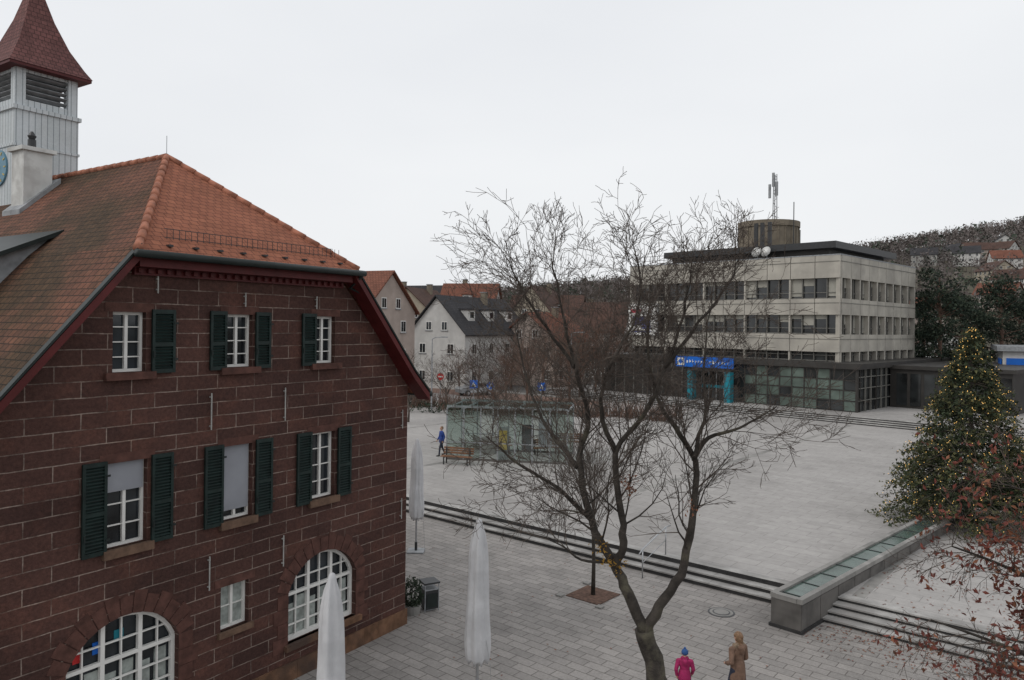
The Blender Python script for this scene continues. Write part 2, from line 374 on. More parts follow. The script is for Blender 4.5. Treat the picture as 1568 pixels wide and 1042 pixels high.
for sc,_ in ARC:
    pts,Rr,cz,t0=arch(sc); a=1.08
    wn.poly([(p[0],.24,p[1]) for p in pts],m_wglass)
    for q in range(6):
        xx=-sc-a+.08+q*.335
        wn.box(xx+.02,xx+.27,.225,.235,.9,1.80 if q%2 else 1.66,m_curt)
    if _=='l':
        for xx,zz,mm in((-.5,2.1,m_blue),(-.85,2.05,m_red),(-.1,2.2,m_turq)): wn.box(-sc+xx,-sc+xx+.18,.226,.236,zz,zz+.22,mm)
    def top(xx): return cz+math.sqrt(max(0,Rr*Rr-(xx+sc)**2))
    outer=[(p[0],p[1]) for p in pts[1:-1]]
    for i in range(len(outer)-1):
        (xa,za),(xb,zb)=outer[i],outer[i+1]
        def inn(x,z): 
            d=math.hypot(x+sc,z-cz); k2=(d-.075)/d; return (-sc+(x+sc)*k2,cz+(z-cz)*k2)
        c1=inn(xa,za); c2=inn(xb,zb); wn.prism([(xa,za),(xb,zb),c2,c1],.14,.22,m_white)
    for sx in(-1,1): 
        xx=-sc+sx*(a-.04); wn.box(xx-.04,xx+.04,.14,.22,.85,2.0,m_white)
    for f in(-.36,.36): wn.box(-sc+f-.04,-sc+f+.04,.135,.219,.85,top(-sc+f)-.03,m_white)
    wn.box(-sc-a+.08,-sc+a-.08,.137,.217,1.89,1.96,m_white); wn.box(-sc-a+.08,-sc+a-.08,.137,.217,.85,.95,m_white)
    for f in(-.72,0,.72): wn.box(-sc+f-.014,-sc+f+.014,.15,.20,.95,top(-sc+f)-.03,m_white)
    for zz in(1.2,1.54,2.25): 
        hw=min(a,math.sqrt(max(0,Rr*Rr-(zz-cz)**2)) if zz>2.02 else a)-.06
        wn.box(-sc-hw,-sc+hw,.152,.198,zz-.014,zz+.014,m_white)
wn.obj('windows',H)
tb=MB()
for sc,w in WR2: tb.box(-sc-w/2-.1,-sc+w/2+.1,-.10,.05,3.87,4.03,m_sill)
for sc,w in WR1: tb.box(-sc-w/2-.16,-sc+w/2+.16,-.10,.05,7.12,7.26,m_vous)
tb.box(-5.92,-5.06,-.08,.05,1.60,1.72,m_sill)
for s0,s1,z0,z1 in [(sc-w/2,sc+w/2,4.03,5.60) for sc,w in WR2]+[(sc-w/2,sc+w/2,7.26,8.38) for sc,w in WR1]+[(5.14,5.84,1.72,2.66)]:
    tb.box(-s1-.15,-s0+.15,-.010,.03,z1,z1+.17,m_vous)
for sc,_ in ARC:
    pts,Rr,cz,t0=arch(sc); N=13
    for i in range(N):
        t1=-t0-.02+(2*t0+.04)*i/N+.008; t2=-t0-.02+(2*t0+.04)*(i+1)/N-.008; ro=Rr+(.42 if i%2 else .34)
        q=[(-sc+Rr*math.sin(t1),cz+Rr*math.cos(t1)),(-sc+ro*math.sin(t1),cz+ro*math.cos(t1)),(-sc+ro*math.sin(t2),cz+ro*math.cos(t2)),(-sc+Rr*math.sin(t2),cz+Rr*math.cos(t2))]
        tb.prism(q,-.014,.02,m_vous)
    for sx in(-1,1):
        for j in range(4):
            xx=-sc+sx*1.08; w2=.3 if j%2 else .42; z=.72+j*.325
            tb.box(min(xx,xx+sx*w2),max(xx,xx+sx*w2),-.014,.02,z+.006,z+.319,m_vous)
    tb.box(-sc-1.2,-sc+1.2,-.12,.1,.72,.85,m_plinth)
tb.obj('stone_trim',H)
sb=MB()
def shutter(s0,s1,z0,z1,tilt=0):
    x0,x1=-s1,-s0; y0,y1=-.075,-.03
    sb.box(x0,x0+.055,y0,y1,z0,z1,m_shut); sb.box(x1-.055,x1,y0,y1,z0,z1,m_shut)
    zm=z0+(z1-z0)*.45
    for za,zb in((z0,z0+.08),(zm-.04,zm+.04),(z1-.08,z1)): sb.box(x0+.055,x1-.055,y0+.002,y1-.002,za,zb,m_shut)
    for za,zb in((z0+.08,zm-.04),(zm+.04,z1-.08)):
        n=int((zb-za)/.06)
        for i in range(n): sb.obox(((x0+x1)/2,-.052,za+(i+.5)*(zb-za)/n),(x1-x0-.11,.05,.010),Matrix.Rotation(math.radians(40),3,'X'),m_shut)
    sb.box(x0+.05,x1-.05,-.032,-.028,z0+.05,z1-.05,m_shut)
    sb.box(x0+.02,x0+.05,-.09,-.076,z0+.3,z0+.42,m_gut)
    sb.box(x1-.03,x1+.05,-.085,-.076,z1-.28,z1-.24,m_gut); sb.box(x1-.03,x1+.05,-.085,-.076,z0+.24,z0+.28,m_gut)
for sc,w in WR2:
    shutter(sc+w/2+.04,sc+w/2+.48,3.98,5.66); shutter(sc-w/2-.50,sc-w/2-.06,3.98,5.66)
shutter(6.98,7.46,7.22,8.44); sc,w=WR1[1]; shutter(sc+w/2+.03,sc+w/2+.42,7.22,8.44); shutter(sc-w/2-.44,sc-w/2-.04,7.22,8.44); shutter(3.36,3.78,7.22,8.44)
sb.obj('shutters',H)
ab=MB()
for s,z0,z1 in [(7.35,8.75,9.1),(5.35,8.55,8.85),(3.35,8.55,8.85),(6.15,6.0,6.75),(4.25,6.0,6.75),(6.15,2.7,3.4),(4.25,2.7,3.4),(.25,2.95,3.5),(.25,5.4,5.9)]:
    ab.tube([(-s,-.05,z0),(-s,-.05,z1)],.015,6,m_rod)
    for zz in(z0+.06,z1-.09): ab.box(-s-.02,-s+.02,-.05,0,zz,zz+.025,m_rod)
ab.obj('facade_anchors',H)
def rp(s,t,z): return (-s,t,z)
rb=MB()
tE=-.40; tR=3.14
L=[(10.85,6.33),(10.2,6.95),(7.92,9.58)]; Rr_=[(-.42,6.36),(.2,6.95),(2.48,9.58)]
for prof2,mat in((L,m_tile2),(Rr_,m_tile)):
    for i in range(2):
        (s0,z0),(s1,z1)=prof2[i],prof2[i+1]
        q=[rp(s0,tE,z0),rp(s0,DEP+.4,z0),rp(s1,DEP+.4,z1),rp(s1,tE,z1)]
        if prof2 is Rr_: q=q[::-1]
        rb.poly(q[::-1],mat)
rb.poly([rp(7.92,tE,9.58),rp(5.2,tR,12.15),rp(5.2,DEP+.4,12.15),rp(7.92,DEP+.4,9.58)],m_tile2)
rb.poly([rp(2.48,tE,9.58),rp(2.48,DEP+.4,9.58),rp(5.2,DEP+.4,12.15),rp(5.2,tR,12.15)],m_tile)
rb.poly([rp(8.02,tE-.1,9.50),rp(2.38,tE-.1,9.50),rp(5.2,tR,12.15)],m_tile)
ro=rb.obj('roof',H)
md=ro.modifiers.new('s','SOLIDIFY'); md.thickness=.09; md.offset=-1
rt=MB()
def ridge(a,b,r=.08):
    a=Vector(a);b=Vector(b);n=int((b-a).length/.36)
    for i in range(n):
        p=a.lerp(b,i/n); q=a.lerp(b,(i+1)/n); rt.tube([p,q],[r*1.12,r*.92],8,m_ridge)
ridge(rp(8.0,tE-.05,9.53),rp(5.2,tR,12.15)); ridge(rp(2.4,tE-.05,9.53),rp(5.2,tR,12.15)); ridge(rp(5.2,tR,12.15),rp(5.2,DEP+.3,12.15))
rt.obj('ridge_tiles',H,smooth=True)
vb=MB()
for prof2 in(L,Rr_):
    for i in range(2):
        (s0,z0),(s1,z1)=prof2[i],prof2[i+1]
        vb.prism([(-s0,z0-.22),(-s0,z0-.03),(-s1,z1-.03),(-s1,z1-.22)],tE-.04,tE+.02,m_dred)
        vb.prism([(-s0,z0-.22),(-s0,z0-.17),(-s1,z1-.17),(-s1,z1-.22)],tE+.021,-.001,m_dred)
        vb.prism([(-s0,z0+.0),(-s0,z0+.06),(-s1,z1+.06),(-s1,z1+.0)],tE-.06,tE+.08,m_gut)
vb.box(-7.9,-2.5,-.36,-.001,9.22,9.38,m_dred)
vb.box(-7.85,-2.55,-.10,-.002,9.08,9.22,m_dred)
for i in range(28): vb.box(-7.8+i*.19,-7.72+i*.19,-.16,-.101,9.12,9.2,m_dred)
vb.obj('verge_boards',H)
gb=MB()
gb.tube([rp(8.1,tE-.17,9.44),rp(2.3,tE-.17,9.44)],.075,10,m_gut)
gb.tube([rp(10.95,tE,6.28),rp(10.95,DEP,6.28)],.075,8,m_gut); gb.tube([rp(-.52,tE,6.3),rp(-.52,DEP,6.3)],.075,8,m_gut)
gb.tube([rp(2.35,tE-.15,9.4),rp(2.3,-.08,9.1),rp(1.95,-.4,8.9)],.04,8,m_gut)
gb.obj('gutters',H,smooth=True)
sg=MB()
def hp(s,f):
    return Vector(rp(s,(tE-.1)+(tR-tE+.1)*f,9.50+2.65*f))
n=34
for i in range(n+1):
    s=7.2-4.5*i/n; p=hp(s,.115); sg.tube([p,p+Vector((0,0,.2))],.006,4,m_dark)
for dz in(.03,.2):
    sg.tube([hp(7.25,.115)+Vector((0,0,dz)),hp(2.9,.115)+Vector((0,0,dz))],.008,4,m_dark)
for i in range(9):
    p=hp(7.3-.55*i,.05)+Vector((0,-.02,.02)); sg.obox(p,(.09,.1,.04),Matrix.Identity(3),m_dark)
sg.tube([rp(5.2,tR,12.2),rp(5.2,tR,12.65)],.009,5,m_steel)
sg.obj('snow_guard',H)
cb=MB(); cb.box(-6.35,-5.65,7.6,8.25,10.8,12.62,m_chim); cb.box(-6.43,-5.57,7.52,8.33,12.62,12.72,m_chim); 
cb.prism([(-6.5,10.75),(-6.5,11.05),(-5.5,12.0),(-5.5,11.7)],7.45,8.4,m_galv)
cb.cyl(-6.0,7.95,12.72,12.98,.10,m_dark,12); cb.cyl(-6.0,7.95,12.98,13.08,.06,m_dark,12,.11); cb.cyl(-6.0,7.95,13.08,13.2,.10,m_dark,12,.03)
cb.obj('chimney',H)
db=MB()
db.poly([rp(7.29,3.6,10.2),rp(9.5,3.6,9.15),rp(9.5,7.5,9.15),rp(7.29,7.5,10.2)],m_gut)
db.poly([rp(7.29,3.6,10.12),rp(9.5,3.6,9.05),rp(9.5,7.5,9.05),rp(7.29,7.5,10.12)][::-1],m_gut)
db.poly([rp(7.29,3.6,10.2),rp(7.29,3.6,10.1),rp(9.5,3.6,9.05),rp(9.5,3.6,9.15)],m_gut)
db.poly([rp(7.5,3.8,10.0),rp(9.3,3.8,7.9),rp(9.3,3.8,9.12)],m_galv)
db.poly([rp(9.3,3.8,7.9),rp(9.3,7.4,7.9),rp(9.3,7.4,9.12),rp(9.3,3.8,9.12)],m_galv)
db.obj('dormer',H)
# clock tower
tw=MB(); h=.84; cx,cy=-5.2,8.84+.84
tw.box(cx-h,cx+h,cy-h,cy+h,10.5,13.95,m_tower)
h2=.90; tw.box(cx-h2,cx+h2,cy-h2,cy+h2,13.95,14.06,m_tower)
for sx in(-1,1):
    for sy in(-1,1):
        tw.box(cx+sx*(h-.15)-.13,cx+sx*(h-.15)+.13,cy+sy*(h-.15)-.13,cy+sy*(h-.15)+.13,14.06,15.2,m_tower)
tw.box(cx-h+.06,cx+h-.06,cy-h+.06,cy+h-.06,14.06,14.27,m_tower); tw.box(cx-h+.06,cx+h-.06,cy-h+.06,cy+h-.06,15.02,15.25,m_tower)
tw.box(cx-.5,cx+.5,cy-.5,cy+.5,14.27,15.02,m_dark)
for k in range(5):
    z=14.34+k*.145
    for ax in(0,1):
        for sg_ in(-1,1):
            if ax==0: tw.obox((cx,cy+sg_*(h-.15),z+.03),(1.16,.14,.02),Matrix.Rotation(math.radians(28*sg_),3,'X'),m_galv)
            else: tw.obox((cx+sg_*(h-.15),cy,z+.03),(.14,1.16,.02),Matrix.Rotation(math.radians(-28*sg_),3,'Y'),m_galv)
tw.box(cx-h-.03,cx+h+.03,cy-h-.03,cy+h+.03,12.95,13.02,m_tower)
prev=None
for r_,z_ in [(1.10,15.18),(.95,15.42),(.66,15.98),(.38,16.75),(.15,17.6),(.02,18.2)]:
    if prev:
        for (ax,ay),(bx,by) in(((-1,-1),(1,-1)),((1,-1),(1,1)),((1,1),(-1,1)),((-1,1),(-1,-1))):
            tw.poly([(cx+ax*prev[0],cy+ay*prev[0],prev[1]),(cx+bx*prev[0],cy+by*prev[0],prev[1]),(cx+bx*r_,cy+by*r_,z_),(cx+ax*r_,cy+ay*r_,z_)],m_spire)
    prev=(r_,z_)
tw.box(cx-1.08,cx+1.08,cy-1.08,cy+1.08,15.10,15.175,m_dred)
tw.tube([(cx,cy,18.1),(cx,cy,18.8)],.02,6,m_gold)
for dirn in(-1,1):
    X=cx+dirn*(h+.02)
    tw.tube([(cx+dirn*(h+.001),cy,12.40),(X+dirn*.03,cy,12.40)],.5,28,m_clock)
    for q in range(12):
        th=q*math.pi/6; tw.obox((X+dirn*.035,cy+.42*math.sin(th),12.40+.42*math.cos(th)),(.02,.03,.09),Matrix.Rotation(-th,3,'X'),m_gold)
    tw.obox((X+dirn*.045,cy+.1,12.48),(.015,.03,.32),Matrix.Rotation(-.9,3,'X'),m_gold); tw.obox((X+dirn*.045,cy-.05,12.25),(.015,.025,.42),Matrix.Rotation(.2,3,'X'),m_gold)
tw.obj('clock_tower',H)

# ---------------------------------------------------------------- office building
O=empty('office_building',(30.3,69.4,0),-math.radians(45.6))
ob=MB(); LX=24.; LY=20.5
ob.box(-LX+.5,-.5,.5,LY-.5,.5,15.0,m_oglass)
bands=[(6.15,7.8),(9.65,11.16),(13.1,15.2)]
for z0,z1 in bands:
    n=10; w=LX/n
    for i in range(n): ob.box(-LX+i*w+.03,-LX+(i+1)*w-.03,0,.3,z0,z1,m_obeige)
    n=9; w=LY/n
    for i in range(n): ob.box(-.3,0,.31+i*(LY-.31)/n+.03,.31+(i+1)*(LY-.31)/n-.03,z0,z1,m_obeige)
    ob.box(-LX+.05,-.05,.1,LY-.1,z0+.1,z0+.25,m_obrown)
    ob.box(-LX,-LX+.3,.31,LY,z0,z1,m_obeige); ob.box(-LX+.31,-.31,LY-.3,LY,z0,z1,m_obeige)
    ob.box(-LX+.1,-.1,-.04,-.001,z0+(z1-z0)*.72,z0+(z1-z0)*.72+.05,m_oframe); ob.box(.001,.04,.1,LY-.1,z0+(z1-z0)*.72,z0+(z1-z0)*.72+.05,m_oframe)
for z0,z1 in((7.8,9.65),(11.16,13.1),(5.25,6.15)):
    n=20
    for i in range(n+1):
        x=-LX+.1+(LX-.25)*i/n; t=.16 if i%4==0 else .06
        m=m_obeige if i%4==0 else m_oframe
        ob.box(x-t/2,x+t/2,.22 if i%4 else .1,.48,z0,z1,m)
        if z0>6 and i<n and R.random()<.42:
            ww=(LX-.25)/n; hh=R.choice([.4,.7,1.,1.7]); ob.box(x+.07,x+ww-.07,.43,.47,z1-min(hh,z1-z0-.1),z1,m_oblind)
    n=18
    for i in range(n+1):
        y=.35+(LY-.5)*i/n; t=.3 if i%2==0 else .07
        ob.box(-.48,-.22 if i%2 else -.02,y-t/2,y+t/2,z0,z1,m_obeige if i%2==0 else m_oframe)
        if z0>6 and i<n and R.random()<.5:
            ob.box(-.47,-.43,y+.1,y+1.0,z1-R.choice([.5,.9,1.7]),z1,m_oblind)
    ob.box(-LX+.1,-.2,.36,.44,z0+.55,z0+.61,m_oframe); ob.box(-LX+.1,-.2,.36,.44,z0+.02,z0+.1,m_oframe)
    ob.box(-.44,-.36,.3,LY-.2,z0+.55,z0+.61,m_oframe)
ob.box(-LX-.02,.02,-.02,LY+.02,15.2,15.3,m_galv)
ob.box(-20,-2.2,2.6,17,15.3,16.1,m_obrown); ob.box(-20.6,-1.2,1.8,18,16.1,16.75,m_dark)
ob.obj('upper_floors',O)
gf=MB()
G0,G1,T0=-2.,2.4,24.
gf.box(-25.5,G1-.15,G0+.15,T0,.5,5.0,m_oglass)
gf.box(-26,G1+.3,G0-.3,T0+.3,4.75,5.25,m_obrown)
gf.box(-25.8,-15.5,G0,G0+.14,.9,4.75,m_obrown)
for i in range(9): gf.box(-25.6+i*1.25,-25.5+i*1.25,G0-.03,G0-.001,1,4.7,m_oframe)
nx=9; 
for i in range(nx):
    x0=-8.4+i*(10.8/nx); 
    for j in range(4):
        z0=.98+j*.93
        gf.box(x0+.05,x0+10.8/nx-.05,G0-.005,G0+.06,z0+.05,z0+.88,m_oglass2 if R.random()>.2 else m_oglass)
    gf.box(x0-.05,x0+.05,G0-.06,G0+.08,.95,4.75,m_obrown)
for j in range(5): gf.box(-8.45,G1,G0-.05,G0+.07,.93+j*.93,1.0+j*.93,m_obrown)
gf.box(G1-.15,G1+.05,G0-.061,G0+.2,.95,4.75,m_obrown)
for i in range(20):
    y=G0+.6+i*1.28
    gf.box(G1-.1,G1+.04,y-.06,y+.06,.95,4.75,m_oframe if i%3 else m_obrown)
for j in(1.9,3.0,4.0): gf.box(G1-.1,G1+.02,G0+.2,T0,j,j+.07,m_oframe)
gf.box(G1,G1+10,6,T0,.6,4.6,m_obrown); gf.box(G1-.0,G1+10.3,5.7,T0,4.6,4.95,m_obrown)
for i in range(8): gf.box(G1+.6+i*1.2,G1+1.5+i*1.2,5.93,5.99,1.2,4.2,m_oglass)
gf.box(-13.9,-13.3,G0-1.6,G0-.9,.95,3.96,m_turq); gf.box(-9.7,-9.1,G0-1.6,G0-.9,.95,3.96,m_turq); gf.box(-13.9,-9.1,G0-1.6,G0+.1,3.96,4.3,m_obrown)
for i in range(5): gf.box(-13.2+i*.85,-13.14+i*.85,G0-.1,G0,.95,3.9,m_steel)
gf.box(-13.1,-9.8,G0-.12,G0-.05,2.2,2.5,m_turq)
gf.box(-15.3,-8.7,G0-1.75,G0-1.62,4.3,5.35,m_blue)
gf.box(-15.0,-14.2,G0-1.79,G0-1.751,4.45,5.2,m_white)
gf.obox((-14.6,G0-1.8,4.83),(.4,.02,.4),Matrix.Rotation(math.radians(45),3,'Y'),m_blue)
x=-13.9
for k in range(15):
    hh=R.choice([.25,.25,.36]); w=.16
    if k!=7: 
        gf.box(x,x+.035,G0-1.78,G0-1.751,4.70,4.70+hh,m_white); gf.box(x+.036,x+w,G0-1.78,G0-1.751,4.70+R.choice([0,.1,.2]),4.74+R.choice([.1,.2]),m_white)
    x+=.33
gf.obj('ground_floor',O)
rb2=MB()
rb2.cyl(-10.7,7.1,15.3,19.2,3.1,m_drum,36); rb2.cyl(-10.7,7.1,19.2,19.8,3.25,m_drum,36)
for q in range(24):
    th=q*math.pi/12; rb2.box(-10.7+3.12*math.cos(th)-.06,-10.7+3.12*math.cos(th)+.06,7.1+3.12*math.sin(th)-.06,7.1+3.12*math.sin(th)+.06,16.9,19.2,m_drum)
rb2.obj('stair_drum',O,smooth=False)
an=MB(); ax,ay=-9.9,6.9
for q in range(3):
    th=q*2.1; an.tube([(ax+.3*math.cos(th),ay+.3*math.sin(th),15.4),(ax+.18*math.cos(th),ay+.18*math.sin(th),25)],.05,5,m_galv)
for i in range(22):
    z=17+i*.36; a1=(i%3)*2.1; a2=((i+1)%3)*2.1; an.tube([(ax+.24*math.cos(a1),ay+.24*math.sin(a1),z),(ax+.24*math.cos(a2),ay+.24*math.sin(a2),z+.36)],.025,4,m_galv)
for dx,z0 in((-.4,22.4),(.4,22.6),(0,23.6)): an.box(ax+dx-.12,ax+dx+.12,ay-.5,ay-.35,z0,z0+1.5,m_galv)
for dx,z0,h_ in((.9,15.4,3.8),(2.6,15.4,6.2),(1.7,15.4,4.2),(3.3,15.4,3.2)): an.tube([(ax+dx,ay-1,z0),(ax+dx,ay-1,z0+h_)],.05,5,m_dark)
for dx in(.9,1.7,.2): an.box(ax+dx-.18,ax+dx+.18,ay-4.6,ay-4.35,16.76,19.2,m_dark)
an.obj('antenna_mast',O)
ds=MB()
for x in(-8.9,-7.9):
    c=Vector((x,1.2,16.0)); ax_=Vector((-.1,-.9,.35)).normalized()
    ds.tube([c-ax_*.02,c+ax_*.05,c+ax_*.18],[.12,.35,.55],16,m_white); ds.tube([(x,1.3,15.3),c],.05,6,m_galv); ds.tube([c,c+ax_*.6],.02,4,m_galv)
ds.obj('satellite_dishes',O,smooth=True)
bl=MB()
for i in range(14): bl.tube([(-23.5+i*.9,.8,15.3),(-23.5+i*.9,.8,16.3)],.03,4,m_dark)
for z in(15.8,16.3): bl.tube([(-23.5,.8,z),(-11.8,.8,z)],.03,4,m_dark)
bl.obj('roof_railing',O)
bb=empty('advertising_billboard',(0,0,0),0,O)
b_=MB(); b_.box(-23.9,-20.0,-.35,-.2,7.4,10.9,m_white); b_.box(-23.95,-19.95,-.2,-.05,7.35,10.95,m_galv)
m_ad1=M('ad_violet',(.12,.13,.3),.5,.4,1.2); m_ad2=M('ad_red',(.5,.04,.08),.5,.2,2)
b_.box(-23.2,-21.6,-.365,-.351,8.5,9.5,m_ad1); b_.box(-21.9,-20.8,-.37,-.352,8.1,9.1,m_ad1); b_.box(-23.5,-22.1,-.372,-.353,9.9,10.3,m_ad2); b_.box(-23.4,-20.8,-.368,-.351,7.7,7.85,m_ad1)
b_.obj('panel',bb)
te=MB(); te.box(-32,22,-5.0,40,.3,.95,m_conc,top=m_pav2); te.obj('office_terrace_pavement',loc=(30.3,69.4,0),rz=-math.radians(45.6))
stairs('terrace_steps',-32,22,-6.6,.125,4,.4,(30.3,69.4,.0),-math.radians(45.6),zb=.45)

# ---------------------------------------------------------------- houses
def house(name,x,y,rz,w,l,e,r,wall,roof,z0=.4,rows=2,cols=3,scols=4,dorm=0,over=.4):
    mb=MB(); W2=w/2
    mb.prism([(-W2,-1),(-W2,e),(0,r),(W2,e),(W2,-1)],0,l,wall)
    sl=(r-e)/W2
    for sx in(-1,1):
        a=(sx*(W2+over),e-over*sl+.08); b=(0,r+.1); 
        q=[(a[0],a[1]),(b[0],b[1]),(b[0],b[1]+.16),(a[0],a[1]+.16)]
        mb.prism(q if sx<0 else q[::-1],-over,l+over,roof)
    def win(axis,c,z,ww,hh):
        if axis=='f':
            mb.box(c-ww/2,c+ww/2,-.05,-.01,z,z+hh,m_white); mb.box(c-ww/2+.09,c-.04,-.07,-.051,z+.09,z+hh-.09,m_wglass); mb.box(c+.04,c+ww/2-.09,-.07,-.051,z+.09,z+hh-.09,m_wglass); mb.box(c-ww/2-.1,c+ww/2+.1,-.12,-.005,z-.08,z,m_galv)
        else:
            X=W2*axis
            mb.box(X,X+axis*.05,c-ww/2,c+ww/2,z,z+hh,m_white); mb.box(X+axis*.051,X+axis*.07,c-ww/2+.09,c-.04,z+.09,z+hh-.09,m_wglass); mb.box(X+axis*.051,X+axis*.07,c+.04,c+ww/2-.09,z+.09,z+hh-.09,m_wglass)
    st=(e-.2)/max(rows,1)
    for j in range(rows):
        for i in range(cols): win('f',-W2+w*(i+.5)/cols,j*st+1.0,1.0,1.25)
        for i in range(scols):
            win(1,l*(i+.5)/scols,j*st+1.0,1.0,1.25); win(-1,l*(i+.5)/scols,j*st+1.0,1.0,1.25)
    if r-e>2.2:
        for c in(-w*.14,w*.14): win('f',c,e+.3,.9,1.1)
    for d in range(dorm):
        yy=l*(d+.7)/(dorm+.4)
        for sx in(-1,1):
            xx=sx*W2*.55; zz=e+sl*W2*.45
            mb.box(xx-sx*1.0,xx+sx*.7,yy-.7,yy+.7,zz-.6,zz+.9,wall); mb.box(xx-sx*1.4,xx+sx*.95,yy-.85,yy+.85,zz+.9,zz+1.05,roof)
            mb.box(xx+sx*.7,xx+sx*.74,yy-.5,yy+.5,zz-.2,zz+.75,m_white); mb.box(xx+sx*.741,xx+sx*.76,yy-.4,yy+.4,zz-.1,zz+.65,m_wglass)
    mb.box(.3,1.0,l*.6,l*.6+.7,r-1,r+.9,m_drum); mb.box(.22,1.08,l*.6-.08,l*.6+.78,r+.9,r+1.0,m_galv)
    mb.obj(name,loc=(x,y,z0),rz=rz)
def wc(n,c): return M(n,c,.85,.1,.8,col2=tuple(v*.82 for v in c),c2scale=.3)
w_white=wc('plaster_white',(.55,.54,.52)); w_cream=wc('plaster_cream',(.42,.37,.29)); w_grey=wc('plaster_grey',(.36,.35,.33)); w_pink=wc('plaster_pink',(.40,.33,.29)); w_wood=wc('wood_brown',(.07,.05,.042))
def rc(n,a,b): return BR(n,a,b,tuple(v*.45 for v in a),.35,.3,.03,stain=(.65,.66,.66),stscale=.3,grain=.25,bmp=.5)
r_or=rc('tiles_orange',(.24,.095,.062),(.18,.075,.05)); r_dk=rc('tiles_dark',(.062,.060,.064),(.045,.044,.048)); r_br=rc('tiles_brown',(.12,.068,.052),(.088,.052,.043))
rad=math.radians
house('white_gabled_house',-9.25,92.3,-rad(31.9),8.6,15,6.9,11.3,w_white,r_dk,rows=2,cols=2,dorm=3)
house('orange_roofed_house',-12.6,78,rad(66),9.5,9,9.2,13.2,w_pink,r_or,rows=3,cols=2,dorm=1)
house('townhouse',-20,96,rad(20),9,10,8.0,12.0,w_cream,r_or,rows=3)
house('townhouse',-15.5,110,rad(-15),10,12,8.6,13.2,w_cream,r_br,rows=3)
house('townhouse',-11,128,rad(70),10,14,9.0,14.0,w_wood,r_dk,z0=.8,rows=3)
house('townhouse',-2.5,126,rad(80),10,9,9.4,14.3,w_white,r_or,z0=.8,rows=3,dorm=1)
house('townhouse',3.0,120,rad(-20),8,12,9.0,14.0,w_cream,r_br,z0=.6,rows=3)
house('townhouse',12,128,rad(75),10,12,8.4,12.6,w_grey,r_br,z0=.8,rows=3,dorm=2)
house('townhouse',19,118,rad(60),9,12,7.0,11.4,w_white,r_br,z0=.6,rows=3)
house('townhouse',-38,112,rad(10),11,12,8.0,12.5,w_white,r_or,rows=3)
house('townhouse',2,98,rad(-35),9,9,6.0,9.5,w_pink,r_or,rows=2)
house('townhouse',73.5,132,rad(20),8,10,8.5,12,w_pink,r_or,z0=2,rows=2)
house('townhouse',68,118,rad(-20),10,10,5,8,w_grey,r_br,z0=.5,rows=2)
for a,y,rz,wl,rf in [(.565,330,60,w_grey,r_dk),(.60,335,10,w_white,r_dk),(.622,318,60,w_white,r_dk),(.632,325,80,w_pink,r_br),(.655,345,-20,w_white,r_dk),(.668,320,30,w_white,r_br),(.675,290,70,w_white,r_or),(.655,265,0,w_cream,r_br),(.69,240,40,w_white,r_br),(.675,210,40,w_pink,r_or),(.50,210,50,w_cream,r_br),(.72,260,5,w_white,r_or)]:
    x=a*y; house('hillside_house',x,y,rad(rz),9,10,4.6,7.8,wl,rf,z0=terr(x,y),rows=2)
sh=MB(); sh.box(0,14,0,12,0,5.4,w_white); sh.box(-.5,14.5,-.5,12.5,5.4,5.9,m_galv)
for i in range(6): sh.box(.6+i*2.2,2.4+i*2.2,-.05,-.01,.4,3.2,m_wglass)
sh.box(.3,5,-.2,-.06,3.6,4.7,m_blue); sh.box(5.4,7.5,-.2,-.06,3.6,4.7,m_red); sh.box(-.06,-.01,1,5,1,3,m_wglass); sh.box(-.2,-.06,.5,4,3.6,4.6,m_blue)
sh.obj('shop_building',loc=(49.7,76,.9),rz=rad(-30))
kc=MB(); kc.box(0,7,0,4,2.6,2.95,m_white)
for x in(.3,6.5):
    for y in(.3,3.5): kc.box(x,x+.15,y,y+.15,0,2.6,m_galv)
kc.box(.8,6.2,1.5,3.6,0,2.6,w_grey); kc.box(1.2,5.8,1.4,1.49,.9,2.2,m_wglass)
kc.obj('market_kiosk',loc=(52.5,98,1.9),rz=rad(-20))

# ---------------------------------------------------------------- trees
def rv(rng): return Vector((rng.gauss(0,1),rng.gauss(0,1),rng.gauss(0,1)))
def grow(mb,p,d,L,r,lvl,rng,mat,kids,up=.06,k=3,wig=.16,minr=.0035,tips=None,ang=(.5,.95),lr=(.42,.68),seg=.22,nmax=7):
    n=max(3,min(nmax,int(L/seg))); pts=[p.copy()]; ds=[d.copy()]; q=p.copy(); dd=d.copy()
    for i in range(n):
        dd=(dd+rv(rng)*wig+Vector((0,0,up))).normalized(); q=q+dd*(L/n); pts.append(q.copy()); ds.append(dd.copy())
    rads=[max(minr,r*(1-.72*i/n)) for i in range(n+1)]
    mb.tube(pts,rads,k if r>.012 else 3,mat(r) if callable(mat) else mat,cap=False)
    if lvl<=0:
        if tips is not None: tips.append(pts[-1])
        return
    m=kids[lvl-1]
    for j in range(m):
        i=min(n,max(1,int((.2+.8*(j+rng.random())/m)*n+.3)))
        ax=rv(rng).cross(ds[i]).normalized(); cd=(Matrix.Rotation(rng.uniform(*ang),3,ax)@ds[i]).normalized()
        grow(mb,pts[i],cd,L*rng.uniform(*lr),max(minr,rads[i]*.62),lvl-1,rng,mat,kids,up,k,wig,minr,tips,ang,lr,seg,nmax)
def spline(pts,sub=4):
    P=[Vector(p) for p in pts]; out=[]
    for i in range(len(P)-1):
        a=P[max(i-1,0)];b=P[i];c=P[i+1];d=P[min(i+2,len(P)-1)]
        for s in range(sub):
            t=s/sub; out.append(.5*((2*b)+(c-a)*t+(2*a-5*b+4*c-d)*t*t+(3*b-a-3*c+d)*t**3))
    out.append(P[-1]); return out
rng=random.Random(21)
T=MB()
